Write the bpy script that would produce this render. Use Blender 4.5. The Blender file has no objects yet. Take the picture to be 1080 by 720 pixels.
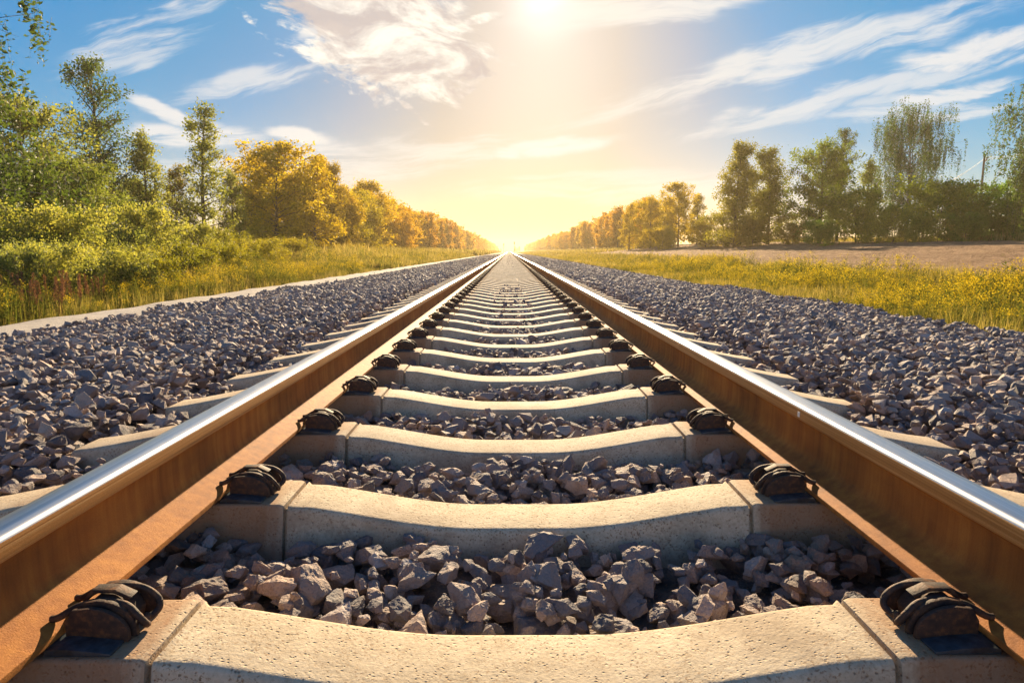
import bpy, bmesh, math, random
import numpy as np
from mathutils import Vector, Matrix, noise as mnoise

rng = np.random.default_rng(11)
random.seed(11)
R = math.radians
sc = bpy.context.scene
col = sc.collection

# ------------------------------------------------------------------ camera
CAM = Vector((-0.022, 0.0, 0.604))
PITCH = R(7.88)
FPX = 686.0                       # focal length in pixels of a 1080 px wide frame
cam_d = bpy.data.cameras.new("camera")
cam_d.sensor_width = 36.0
cam_d.lens = 36.0 * FPX / 1080.0
cam_d.clip_start = 0.02
cam_d.clip_end = 6000
cam = bpy.data.objects.new("camera", cam_d)
col.objects.link(cam)
cam.location = CAM
cam.rotation_euler = (math.pi / 2 - PITCH, 0, R(-0.25))
sc.camera = cam

SUN_EL, SUN_AZ = R(20.0), R(3.0)
SUN = Vector((math.sin(SUN_AZ) * math.cos(SUN_EL), math.cos(SUN_AZ) * math.cos(SUN_EL), math.sin(SUN_EL)))


def along(px, Y):                 # sideways metres of a compass bearing at distance Y
    return (px - 537.0) / FPX * Y * 0.985 + CAM.x


def tall(py, Y):                  # height reached at distance Y by a given angle of elevation
    return CAM.z + Y * math.tan(math.atan((360.0 - py) / FPX) - PITCH)


# ------------------------------------------------------------------ helpers
def mesh_from(name, V, F, mats=(), smooth=False, midx=None, attrs=None):
    V = np.ascontiguousarray(V, dtype=np.float32)
    F = np.ascontiguousarray(F, dtype=np.int32)
    k = F.shape[1]
    me = bpy.data.meshes.new(name)
    me.vertices.add(len(V))
    me.vertices.foreach_set("co", V.ravel())
    me.loops.add(F.size)
    me.loops.foreach_set("vertex_index", F.ravel())
    me.polygons.add(len(F))
    me.polygons.foreach_set("loop_start", np.arange(0, F.size, k, dtype=np.int32))
    if midx is not None:
        me.polygons.foreach_set("material_index", np.ascontiguousarray(midx, dtype=np.int32))
    me.polygons.foreach_set("use_smooth", np.full(len(F), smooth, dtype=bool))
    for m in mats:
        me.materials.append(m)
    if attrs:
        for an, av in attrs.items():
            a = me.attributes.new(an, "FLOAT", "POINT")
            a.data.foreach_set("value", np.ascontiguousarray(av, dtype=np.float32))
    me.update()
    return me


def link(name, me, parent=None, loc=None):
    o = bpy.data.objects.new(name, me)
    col.objects.link(o)
    if parent is not None:
        o.parent = parent
    if loc is not None:
        o.location = loc
    return o


def empty(name, loc=(0, 0, 0), rz=0.0, s=1.0):
    o = bpy.data.objects.new(name, None)
    o.empty_display_size = 0.2
    col.objects.link(o)
    o.location = loc
    o.rotation_euler = (0, 0, rz)
    o.scale = (s, s, s)
    return o


def tag(o, label=None, cat=None, group=None, kind=None):
    if label:
        o["label"] = label
    if cat:
        o["category"] = cat
    if group:
        o["group"] = group
    if kind:
        o["kind"] = kind
    return o


class Geo:
    """collects triangles / quads of one part"""
    def __init__(self):
        self.V, self.Q, self.n = [], [], 0

    def add(self, V, Q):
        V = np.asarray(V, dtype=float)
        self.V.append(V)
        self.Q.append(np.asarray(Q, dtype=int) + self.n)
        self.n += len(V)

    def tube(self, pts, rad, n=6, caps=True):
        pts = np.asarray(pts, float)
        rad = np.broadcast_to(np.asarray(rad, float), (len(pts),))
        T = np.gradient(pts, axis=0)
        T /= np.linalg.norm(T, axis=1)[:, None] + 1e-9
        ref = np.array([0.31, 0.17, 0.93]) if abs(T[0] @ np.array([0.31, 0.17, 0.93])) < 0.9 else np.array([1.0, 0, 0])
        U = np.cross(T, ref)
        U /= np.linalg.norm(U, axis=1)[:, None] + 1e-9
        W = np.cross(T, U)
        a = np.arange(n) * 2 * math.pi / n
        ring = (U[:, None, :] * np.cos(a)[None, :, None] + W[:, None, :] * np.sin(a)[None, :, None]) * rad[:, None, None] + pts[:, None, :]
        V = ring.reshape(-1, 3)
        Q = []
        for i in range(len(pts) - 1):
            for j in range(n):
                Q.append((i * n + j, i * n + (j + 1) % n, (i + 1) * n + (j + 1) % n, (i + 1) * n + j))
        if caps:
            m = len(pts)
            V = np.vstack([V, pts[:1], pts[-1:]])
            for j in range(n):
                Q.append((m * n, (j + 1) % n, j, m * n))
                Q.append((m * n + 1, (m - 1) * n + j, (m - 1) * n + (j + 1) % n, m * n + 1))
        self.add(V, Q)

    def arrays(self):
        return np.vstack(self.V), np.vstack(self.Q)


def poly_mesh(name, V, faces, mats, smooth=False, sharp=None, midx=None):
    me = bpy.data.meshes.new(name)
    me.from_pydata([tuple(v) for v in V], [], [tuple(dict.fromkeys(int(i) for i in f)) for f in faces])
    for m in mats:
        me.materials.append(m)
    if smooth:
        me.polygons.foreach_set("use_smooth", np.full(len(me.polygons), True))
        if sharp is not None:
            me.set_sharp_from_angle(angle=sharp)
    if midx is not None:
        me.polygons.foreach_set("material_index", np.asarray(midx, dtype=np.int32))
    me.update()
    return me


def prism(profile, y0, y1, axis="y", bevel=0.0, mats=(), name="part"):
    """extrude a closed (a, z) profile between two planes; bevelled edges"""
    bm = bmesh.new()
    f0 = [bm.verts.new((p[0], y0, p[1])) if axis == "y" else bm.verts.new((y0, p[0], p[1])) for p in profile]
    f1 = [bm.verts.new((p[0], y1, p[1])) if axis == "y" else bm.verts.new((y1, p[0], p[1])) for p in profile]
    n = len(profile)
    bm.faces.new(f0)
    bm.faces.new(f1[::-1])
    for i in range(n):
        bm.faces.new((f0[i], f0[(i + 1) % n], f1[(i + 1) % n], f1[i]))
    bmesh.ops.recalc_face_normals(bm, faces=bm.faces[:])
    if bevel:
        bmesh.ops.bevel(bm, geom=bm.edges[:], offset=bevel, segments=2, affect="EDGES", profile=0.6)
    return bm


def bm_done(name, bm, mats, smooth=True, sharp=R(40)):
    me = bpy.data.meshes.new(name)
    bm.to_mesh(me)
    bm.free()
    for m in mats:
        me.materials.append(m)
    if smooth:
        me.polygons.foreach_set("use_smooth", np.full(len(me.polygons), True))
        me.set_sharp_from_angle(angle=sharp)
    return me


# ------------------------------------------------------------------ material helpers
class NT:
    def __init__(self, tree):
        self.t = tree
        self.x = 0

    def n(self, typ, **kw):
        nd = self.t.nodes.new(typ)
        self.x += 160
        nd.location = (self.x, 0)
        for k, v in kw.items():
            setattr(nd, k, v)
        return nd

    def put(self, sock, v):
        if isinstance(v, bpy.types.NodeSocket):
            self.t.links.new(v, sock)
        elif v is not None:
            if hasattr(sock.default_value, "__len__") and not hasattr(v, "__len__"):
                v = [v] * len(sock.default_value)
            if hasattr(sock.default_value, "__len__") and len(sock.default_value) == 4 and len(v) == 3:
                v = (*v, 1.0)
            sock.default_value = v

    def m(self, op, a, b=None, c=None, clamp=False):
        nd = self.n("ShaderNodeMath", operation=op, use_clamp=clamp)
        self.put(nd.inputs[0], a)
        if b is not None:
            self.put(nd.inputs[1], b)
        if c is not None:
            self.put(nd.inputs[2], c)
        return nd.outputs[0]

    def v(self, op, a, b=None):
        nd = self.n("ShaderNodeVectorMath", operation=op)
        self.put(nd.inputs[0], a)
        if b is not None:
            self.put(nd.inputs[1], b)
        return nd.outputs["Value"] if op in ("DOT_PRODUCT", "LENGTH", "DISTANCE") else nd.outputs[0]

    def mix(self, f, a, b, blend="MIX"):
        nd = self.n("ShaderNodeMix", data_type="RGBA", blend_type=blend)
        self.put(nd.inputs[0], f)
        self.put(nd.inputs[6], a)
        self.put(nd.inputs[7], b)
        return nd.outputs[2]

    def step(self, x, lo, hi, to0=0.0, to1=1.0):
        nd = self.n("ShaderNodeMapRange", interpolation_type="SMOOTHSTEP")
        self.put(nd.inputs[0], x)
        self.put(nd.inputs[1], lo)
        self.put(nd.inputs[2], hi)
        self.put(nd.inputs[3], to0)
        self.put(nd.inputs[4], to1)
        return nd.outputs[0]

    def noise(self, vec, scale, detail=4.0, rough=0.55, dist=0.0):
        nd = self.n("ShaderNodeTexNoise")
        self.put(nd.inputs["Vector"], vec)
        nd.inputs["Scale"].default_value = scale
        nd.inputs["Detail"].default_value = detail
        nd.inputs["Roughness"].default_value = rough
        nd.inputs["Distortion"].default_value = dist
        return nd.outputs["Fac"]

    def voro(self, vec, scale, feature="F1"):
        nd = self.n("ShaderNodeTexVoronoi", feature=feature)
        self.put(nd.inputs["Vector"], vec)
        nd.inputs["Scale"].default_value = scale
        return nd.outputs["Distance"]

    def xyz(self, v):
        nd = self.n("ShaderNodeSeparateXYZ")
        self.put(nd.inputs[0], v)
        return nd.outputs

    def vec(self, x, y, z):
        nd = self.n("ShaderNodeCombineXYZ")
        for i, q in enumerate((x, y, z)):
            self.put(nd.inputs[i], q)
        return nd.outputs[0]

    def ramp(self, f, stops):
        nd = self.n("ShaderNodeValToRGB")
        self.put(nd.inputs[0], f)
        e = nd.color_ramp.elements
        while len(e) < len(stops):
            e.new(0.5)
        for el, (p, c) in zip(e, stops):
            el.position = p
            el.color = (*c, 1.0)
        return nd.outputs[0]

    def bump(self, h, strength=0.3, dist=0.01, nrm=None):
        nd = self.n("ShaderNodeBump")
        nd.inputs["Strength"].default_value = strength
        nd.inputs["Distance"].default_value = dist
        self.put(nd.inputs["Height"], h)
        if nrm is not None:
            self.put(nd.inputs["Normal"], nrm)
        return nd.outputs[0]


def new_mat(name):
    m = bpy.data.materials.new(name)
    m.use_nodes = True
    m.node_tree.nodes.clear()
    N = NT(m.node_tree)
    out = N.n("ShaderNodeOutputMaterial")
    return m, N, out


def principled(N, out, colr, rough=0.7, metal=0.0, nrm=None, spec=None):
    p = N.n("ShaderNodeBsdfPrincipled")
    N.put(p.inputs["Base Color"], colr)
    N.put(p.inputs["Roughness"], rough)
    N.put(p.inputs["Metallic"], metal)
    if spec is not None:
        N.put(p.inputs["Specular IOR Level"], spec)
    if nrm is not None:
        N.put(p.inputs["Normal"], nrm)
    N.t.links.new(p.outputs[0], out.inputs[0])
    return p


def mat_rust():
    m, N, out = new_mat("rusty_steel")
    c = N.n("ShaderNodeTexCoord").outputs["Object"]
    streak = N.noise(N.v("MULTIPLY", c, (40, 34, 2.5)), 1.0, 5, 0.6)
    blot = N.noise(N.v("MULTIPLY", c, (6, 3, 6)), 1.0, 5, 0.6)
    grain = N.noise(c, 320.0, 4, 0.7)
    f = N.m("ADD", N.m("MULTIPLY", streak, 0.5), N.m("MULTIPLY", blot, 0.5))
    colr = N.ramp(f, [(0.30, (0.16, 0.050, 0.012)), (0.5, (0.40, 0.142, 0.026)), (0.72, (0.64, 0.265, 0.048))])
    colr = N.mix(N.m("MULTIPLY", grain, 0.45), colr, (0.10, 0.040, 0.015))
    nrm = N.bump(N.m("ADD", grain, N.m("MULTIPLY", streak, 0.6)), 0.35, 0.003)
    principled(N, out, colr, N.m("ADD", 0.6, N.m("MULTIPLY", grain, 0.3)), 0.0, nrm, 0.18)
    return m


def mat_headside():
    m, N, out = new_mat("worn_rail_side")
    c = N.n("ShaderNodeTexCoord").outputs["Object"]
    s = N.noise(N.v("MULTIPLY", c, (60, 1.2, 260)), 1.0, 5, 0.6)
    g = N.noise(c, 260.0, 4, 0.7)
    colr = N.ramp(s, [(0.3, (0.38, 0.15, 0.032)), (0.55, (0.60, 0.28, 0.075)), (0.75, (0.72, 0.45, 0.20))])
    colr = N.mix(N.m("MULTIPLY", g, 0.4), colr, (0.16, 0.065, 0.02))
    nrm = N.bump(N.m("ADD", g, s), 0.3, 0.002)
    principled(N, out, colr, 0.42, 0.35, nrm)
    return m


def mat_polished():
    m, N, out = new_mat("polished_rail_top")
    c = N.n("ShaderNodeTexCoord").outputs["Object"]
    s = N.noise(N.v("MULTIPLY", c, (380, 0.7, 200)), 1.0, 4, 0.6)
    s2 = N.noise(N.v("MULTIPLY", c, (90, 0.35, 40)), 1.0, 3, 0.5)
    g = N.noise(N.v("MULTIPLY", c, (50, 14, 50)), 1.0, 4, 0.6)
    f = N.m("ADD", N.m("MULTIPLY", s, 0.4), N.m("MULTIPLY", s2, 0.6))
    colr = N.ramp(f, [(0.3, (0.36, 0.37, 0.39)), (0.5, (0.56, 0.56, 0.57)), (0.7, (0.72, 0.71, 0.69))])
    rough = N.m("ADD", 0.2, N.m("MULTIPLY", N.m("ADD", s2, N.m("MULTIPLY", g, 0.5)), 0.17))
    nrm = N.bump(s, 0.10, 0.001)
    principled(N, out, colr, rough, 1.0, nrm)
    return m


def mat_concrete():
    m, N, out = new_mat("sleeper_concrete")
    c0 = N.n("ShaderNodeTexCoord").outputs["Object"]
    rnd = N.n("ShaderNodeObjectInfo").outputs["Random"]
    c = N.v("ADD", c0, N.vec(N.m("MULTIPLY", rnd, 31.0), N.m("MULTIPLY", rnd, 57.0), 0.0))
    x, y, z = N.xyz(c0)[0:3]
    blot = N.noise(c, 7.0, 5, 0.6)
    fine = N.noise(c, 130.0, 5, 0.65)
    med = N.noise(c, 38.0, 4, 0.6)
    pores = N.step(N.voro(N.v("ADD", c, N.vec(N.m("MULTIPLY", fine, 0.01), 0.0, 0.0)), 120.0), 0.10, 0.36)
    pmask = N.step(N.noise(c, 60.0, 2, 0.5), 0.47, 0.58)
    pore = N.m("MULTIPLY", N.m("SUBTRACT", 1.0, pores), pmask)
    base = N.ramp(N.m("ADD", N.m("MULTIPLY", blot, 0.5), N.m("MULTIPLY", fine, 0.5)),
                  [(0.3, (0.33, 0.265, 0.175)), (0.5, (0.53, 0.44, 0.305)), (0.7, (0.66, 0.565, 0.41))])
    base = N.mix(N.m("MULTIPLY", pore, 0.75), base, (0.13, 0.085, 0.05))
    speck = N.m("MULTIPLY", N.step(N.noise(c, 190.0, 3, 0.6), 0.54, 0.64), N.step(N.noise(c, 24.0, 3, 0.6), 0.36, 0.6))
    base = N.mix(N.m("MULTIPLY", speck, 0.8), base, (0.23, 0.13, 0.06))
    base = N.mix(N.m("MULTIPLY", N.step(med, 0.52, 0.70), 0.35), base, (0.33, 0.24, 0.14))
    base = N.mix(1.0, base, N.mix(rnd, (0.86, 0.85, 0.86), (1.08, 1.06, 1.02)), "MULTIPLY")
    patch = N.step(N.noise(c, 3.2, 5, 0.65, 0.6), 0.52, 0.66)
    base = N.mix(N.m("MULTIPLY", patch, 0.5), base, (0.30, 0.22, 0.145))
    # iron stain running from under the rail
    ax = N.m("ABSOLUTE", x)
    w = N.m("ADD", ax, N.m("MULTIPLY", N.m("SUBTRACT", N.noise(N.v("MULTIPLY", c, (30, 6, 4)), 1.0, 4, 0.6), 0.5), 0.14))
    stain = N.m("MULTIPLY", N.step(w, 0.535, 0.625), N.step(w, 0.88, 1.35, 1.0, 0.15))
    base = N.mix(N.m("MULTIPLY", stain, 0.72), base, N.mix(med, (0.16, 0.062, 0.02), (0.36, 0.16, 0.06)))
    # darker low on the sides, with an uneven edge
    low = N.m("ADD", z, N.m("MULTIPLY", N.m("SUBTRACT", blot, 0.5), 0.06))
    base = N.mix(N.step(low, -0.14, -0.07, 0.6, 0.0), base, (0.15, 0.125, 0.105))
    h = N.m("SUBTRACT", N.m("ADD", N.m("MULTIPLY", fine, 0.7), N.m("MULTIPLY", med, 0.5)), N.m("MULTIPLY", pore, 1.3))
    nrm = N.bump(h, 0.5, 0.004)
    principled(N, out, base, 0.86, 0, nrm, 0.3)
    return m


def mat_iron():
    m, N, out = new_mat("dark_cast_iron")
    c = N.n("ShaderNodeTexCoord").outputs["Object"]
    f = N.noise(c, 45.0, 5, 0.65)
    g = N.noise(c, 400.0, 3, 0.6)
    colr = N.ramp(f, [(0.35, (0.026, 0.019, 0.017)), (0.52, (0.066, 0.036, 0.023)), (0.70, (0.20, 0.085, 0.032))])
    principled(N, out, colr, 0.68, 0.05, N.bump(N.m("ADD", g, f), 0.4, 0.002), 0.3)
    return m


def mat_pad():
    m, N, out = new_mat("dark_insulator")
    c = N.n("ShaderNodeTexCoord").outputs["Object"]
    f = N.noise(c, 60.0, 4, 0.6)
    colr = N.ramp(f, [(0.35, (0.012, 0.018, 0.024)), (0.7, (0.045, 0.065, 0.08))])
    principled(N, out, colr, 0.45, 0, N.bump(f, 0.5, 0.004))
    return m


def mat_stone():
    m, N, out = new_mat("ballast_stone")
    c = N.n("ShaderNodeTexCoord").outputs["Object"]
    rnd = N.n("ShaderNodeNewGeometry").outputs["Random Per Island"]
    f = N.noise(c, 36.0, 5, 0.65)
    g = N.noise(c, 210.0, 4, 0.7)
    base = N.ramp(rnd, [(0.0, (0.095, 0.088, 0.094)), (0.22, (0.20, 0.178, 0.176)), (0.46, (0.40, 0.30, 0.245)),
                        (0.68, (0.18, 0.165, 0.168)), (0.88, (0.54, 0.38, 0.28)), (1.0, (0.42, 0.39, 0.38))])
    base = N.mix(N.m("MULTIPLY", N.step(f, 0.42, 0.72), 0.5), base, (0.38, 0.24, 0.165))
    base = N.mix(N.m("MULTIPLY", N.step(g, 0.5, 0.72), 0.45), base, (0.065, 0.058, 0.062))
    sx = N.m("ABSOLUTE", N.xyz(c)[0])
    dust = N.m("MULTIPLY", N.m("MULTIPLY", N.step(sx, 0.35, 0.70), N.step(sx, 0.85, 1.55, 1.0, 0.0)), N.step(N.noise(c, 9.0, 4, 0.6), 0.35, 0.65))
    base = N.mix(N.m("MULTIPLY", dust, 0.5), base, (0.26, 0.135, 0.06))
    h = N.m("ADD", N.m("MULTIPLY", f, 1.0), N.m("MULTIPLY", g, 0.45))
    nrm = N.bump(h, 0.9, 0.014)
    principled(N, out, base, 0.74, 0, nrm, 0.4)
    return m


def mat_bed():
    m, N, out = new_mat("ballast_bed_dust")
    c = N.n("ShaderNodeTexCoord").outputs["Object"]
    f = N.noise(c, 22.0, 5, 0.7)
    v = N.voro(c, 16.0)
    colr = N.ramp(N.m("ADD", N.m("MULTIPLY", f, 0.5), N.m("MULTIPLY", v, 0.6)),
                  [(0.25, (0.06, 0.05, 0.048)), (0.5, (0.17, 0.13, 0.112)), (0.75, (0.29, 0.215, 0.17))])
    principled(N, out, colr, 0.9, 0, N.bump(N.m("ADD", f, v), 1.0, 0.05), 0.2)
    return m


def mat_leaf(name, dark, light, trans=0.5, yellow=None):
    """leaf cards: clump tint from the mesh, tone from the object colour"""
    m, N, out = new_mat(name)
    a = N.n("ShaderNodeAttribute", attribute_name="tint").outputs["Fac"]
    rnd = N.n("ShaderNodeNewGeometry").outputs["Random Per Island"]
    oi = N.n("ShaderNodeObjectInfo")
    f = N.m("ADD", N.m("MULTIPLY", a, 0.65), N.m("MULTIPLY", rnd, 0.35))
    colr = N.mix(f, dark, light)
    colr = N.mix(1.0, colr, oi.outputs["Color"], "MULTIPLY")
    d = N.n("ShaderNodeBsdfPrincipled")
    N.put(d.inputs["Base Color"], colr)
    d.inputs["Roughness"].default_value = 0.55
    d.inputs["Specular IOR Level"].default_value = 0.3
    t = N.n("ShaderNodeBsdfTranslucent")
    tc = N.mix(1.0, colr, yellow or (1.38, 1.25, 0.6), "MULTIPLY")
    N.put(t.inputs[0], tc)
    mx = N.n("ShaderNodeMixShader")
    mx.inputs[0].default_value = trans
    N.t.links.new(d.outputs[0], mx.inputs[1])
    N.t.links.new(t.outputs[0], mx.inputs[2])
    N.t.links.new(mx.outputs[0], out.inputs[0])
    return m


def mat_grass(name, stops, trans=0.5, patch=0.15):
    m, N, out = new_mat(name)
    c = N.n("ShaderNodeTexCoord").outputs["Object"]
    rnd = N.n("ShaderNodeNewGeometry").outputs["Random Per Island"]
    p = N.noise(c, patch, 4, 0.6)
    f = N.m("ADD", N.m("MULTIPLY", rnd, 0.5), N.m("SUBTRACT", N.m("MULTIPLY", p, 1.1), 0.3))
    colr = N.ramp(f, stops)
    d = N.n("ShaderNodeBsdfDiffuse")
    N.put(d.inputs[0], colr)
    t = N.n("ShaderNodeBsdfTranslucent")
    N.put(t.inputs[0], N.mix(1.0, colr, (1.45, 1.25, 0.7), "MULTIPLY"))
    mx = N.n("ShaderNodeMixShader")
    mx.inputs[0].default_value = trans
    N.t.links.new(d.outputs[0], mx.inputs[1])
    N.t.links.new(t.outputs[0], mx.inputs[2])
    N.t.links.new(mx.outputs[0], out.inputs[0])
    return m


def mat_bark(name, a, b, scale=(14, 14, 3)):
    m, N, out = new_mat(name)
    c = N.n("ShaderNodeTexCoord").outputs["Object"]
    f = N.noise(N.v("MULTIPLY", c, scale), 1.0, 5, 0.65)
    principled(N, out, N.ramp(f, [(0.35, a), (0.65, b)]), 0.9, 0, N.bump(f, 0.6, 0.02), 0.2)
    return m


def mat_ground():
    m, N, out = new_mat("meadow_soil")
    c = N.n("ShaderNodeTexCoord").outputs["Object"]
    f = N.noise(c, 0.35, 6, 0.65)
    g = N.noise(c, 9.0, 5, 0.7)
    colr = N.ramp(N.m("ADD", N.m("MULTIPLY", f, 0.55), N.m("MULTIPLY", g, 0.45)),
                  [(0.3, (0.050, 0.048, 0.015)), (0.5, (0.115, 0.105, 0.028)), (0.7, (0.20, 0.165, 0.05))])
    principled(N, out, colr, 0.95, 0, N.bump(g, 0.8, 0.08), 0.1)
    return m


def mat_field():
    m, N, out = new_mat("ploughed_soil")
    c = N.n("ShaderNodeTexCoord").outputs["Object"]
    f = N.noise(c, 0.6, 5, 0.6)
    g = N.noise(c, 7.0, 6, 0.7)
    colr = N.ramp(N.m("ADD", N.m("MULTIPLY", f, 0.5), N.m("MULTIPLY", g, 0.5)),
                  [(0.32, (0.15, 0.085, 0.048)), (0.5, (0.36, 0.22, 0.12)), (0.68, (0.58, 0.385, 0.22))])
    principled(N, out, colr, 0.95, 0, N.bump(g, 1.0, 0.3), 0.1)
    return m


def mat_path():
    m, N, out = new_mat("pale_path_gravel")
    c = N.n("ShaderNodeTexCoord").outputs["Object"]
    f = N.noise(c, 3.0, 5, 0.65)
    g = N.noise(c, 60.0, 5, 0.7)
    colr = N.ramp(N.m("ADD", N.m("MULTIPLY", f, 0.5), N.m("MULTIPLY", g, 0.5)),
                  [(0.3, (0.26, 0.23, 0.20)), (0.5, (0.42, 0.38, 0.33)), (0.7, (0.55, 0.50, 0.44))])
    principled(N, out, colr, 0.9, 0, N.bump(N.m("ADD", f, g), 0.7, 0.02), 0.2)
    return m


def mat_plain(name, c, rough=0.6, metal=0.0):
    m, N, out = new_mat(name)
    co = N.n("ShaderNodeTexCoord").outputs["Object"]
    f = N.noise(co, 9.0, 4, 0.6)
    principled(N, out, N.mix(f, tuple(x * 0.7 for x in c), tuple(min(1, x * 1.25) for x in c)), rough, metal)
    return m


M_RUST, M_SIDE, M_POL = mat_rust(), mat_headside(), mat_polished()
M_CON, M_IRON, M_PAD = mat_concrete(), mat_iron(), mat_pad()
M_STONE, M_BED = mat_stone(), mat_bed()
M_LEAF = mat_leaf("broad_leaf", (0.075, 0.105, 0.018), (0.19, 0.215, 0.040), 0.58)
M_BIRCH = mat_leaf("birch_leaf", (0.048, 0.075, 0.020), (0.120, 0.145, 0.036), 0.5)
M_GRASS = mat_grass("tall_grass", [(0.12, (0.07, 0.10, 0.026)), (0.35, (0.18, 0.185, 0.050)), (0.58, (0.33, 0.28, 0.09)), (0.9, (0.50, 0.42, 0.20))], 0.45, 0.45)
M_WEED = mat_grass("weed_leaf", [(0.1, (0.055, 0.080, 0.018)), (0.45, (0.12, 0.145, 0.030)), (0.9, (0.22, 0.20, 0.045))])
M_FLOWER = mat_grass("yellow_petal", [(0.1, (0.50, 0.36, 0.02)), (0.5, (0.64, 0.50, 0.03)), (0.9, (0.74, 0.62, 0.08))], 0.3)
M_DRY = mat_grass("dry_seed_head", [(0.1, (0.16, 0.08, 0.045)), (0.5, (0.26, 0.14, 0.08)), (0.9, (0.36, 0.22, 0.12))], 0.3)
M_BARK = mat_bark("grey_bark", (0.045, 0.036, 0.028), (0.13, 0.105, 0.08))
M_BBARK = mat_bark("birch_bark", (0.06, 0.05, 0.045), (0.42, 0.38, 0.33), (5, 5, 9))
M_GROUND, M_FIELD, M_PATH = mat_ground(), mat_field(), mat_path()
M_POLE = mat_bark("weathered_pole_wood", (0.07, 0.055, 0.045), (0.16, 0.13, 0.10), (20, 20, 1))
M_WIRE = mat_plain("dark_wire", (0.04, 0.04, 0.045), 0.5, 0.6)
M_MAST = mat_plain("galvanised_steel", (0.30, 0.29, 0.28), 0.5, 0.5)
M_CER = mat_plain("brown_porcelain", (0.16, 0.07, 0.04), 0.25)
M_PAINT = mat_plain("white_paint_tick", (0.75, 0.70, 0.62), 0.6)


# ------------------------------------------------------------------ the lie of the land
def sstep(x, a, b):
    t = np.clip((np.asarray(x, float) - a) / (b - a), 0, 1)
    return t * t * (3 - 2 * t)


def land(X, Y):
    X = np.asarray(X, float)
    Y = np.asarray(Y, float)
    base = -0.26 - 0.10 * sstep(X, 4.6, 5.6) + 0.02 * np.sin(X * 1.3 + Y * 0.7)
    right = sstep(X, 7.2, 10.3) * 0.52 + sstep(X, 9.5, 30.0) * (0.50 + 0.0120 * np.clip(Y, 0, 85))
    left = sstep(-X, 7.0, 16.0) * 0.30
    return base + right + left


def bed(X):
    """top of the packed ballast under the loose stones"""
    a = np.abs(np.asarray(X, float))
    z = -0.138 + 0.002 * sstep(a, 0.72, 0.98) + 0.060 * sstep(a, 1.46, 1.75)
    z = z - 0.0 * sstep(a, 1.45, 1.9)
    return z - 0.10 * sstep(a, 2.9, 4.35)


def grid_sheet(name, xs, ys, fz, mat, kind="structure"):
    X, Y = np.meshgrid(xs, ys)
    Z = fz(X, Y)
    V = np.stack([X, Y, Z], -1).reshape(-1, 3)
    nx, ny = len(xs), len(ys)
    i = np.arange(nx - 1)
    j = np.arange(ny - 1)
    I, J = np.meshgrid(i, j)
    a = (J * nx + I).ravel()
    F = np.stack([a, a + 1, a + nx + 1, a + nx], 1)
    o = link(name, mesh_from(name, V, F, [mat], True))
    if kind:
        o["kind"] = kind
    return o


xs = np.concatenate([[-950, -700, -450, -250, -120, -70], np.arange(-45, 45.1, 0.75), [70, 120, 250, 450, 700, 950]])
ys = np.concatenate([[-60, -20, -8], np.arange(-4, 60, 1.0), np.arange(60, 200, 5.0), [230, 280, 350, 450, 600, 760, 950]])
grid_sheet("ground", xs, ys, land, M_GROUND)

ang = rng.normal(0, 1, 4000)
def field_z(X, Y):
    furrow = 0.05 * np.sin((X + 0.04 * Y) * 2 * math.pi / 0.62 + 1.2 * np.sin(Y * 0.21))
    lump = np.zeros_like(X)
    r2 = np.random.default_rng(5)
    for k in range(7):
        fx, fy = r2.normal(0, 5.0), r2.normal(0, 5.0)
        lump += 0.008 * np.sin(fx * X + fy * Y + r2.uniform(0, 6))
    edge = sstep(X, 9.3, 10.4) * sstep(-X, -33, -31) * sstep(-Y, -128, -120)
    return land(X, Y) + 0.03 * edge - 0.03 * (1 - edge) + (furrow + lump) * edge
grid_sheet("field", np.arange(9.2, 33, 0.12), np.concatenate([np.arange(3, 45, 0.25), np.arange(45, 128, 1.0)]), field_z, M_FIELD)

def path_z(X, Y):
    return -0.165 - 0.10 * sstep(-X, 5.35, 5.6) - 0.03 * sstep(X, -4.5, -4.35) + 0.008 * np.sin(Y * 2.1 + X * 5) + 0.006 * np.sin(Y * 5.3)
grid_sheet("path", np.linspace(-5.55, -4.3, 12), np.concatenate([np.arange(-2, 40, 0.25), np.arange(40, 400, 4.0)]), path_z, M_PATH)

bx = np.concatenate([np.linspace(-4.5, -1.0, 24), np.linspace(-0.98, 0.98, 21), np.linspace(1.0, 4.5, 24)])
by = np.concatenate([np.arange(-3, 20, 0.5), np.arange(20, 200, 4.0), [250, 350, 500, 700, 900]])
def bed_z(X, Y):
    far = sstep(Y, 8, 40) * 0.02
    return bed(X) - 0.012 + far - 0.30 * sstep(np.abs(X), 4.34, 4.5)
grid_sheet("ballast_bed", bx, by, bed_z, M_BED)

# ------------------------------------------------------------------ sleepers
PITCH_Y, Y0, TOPW = 0.60, 0.90, 0.172


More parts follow.
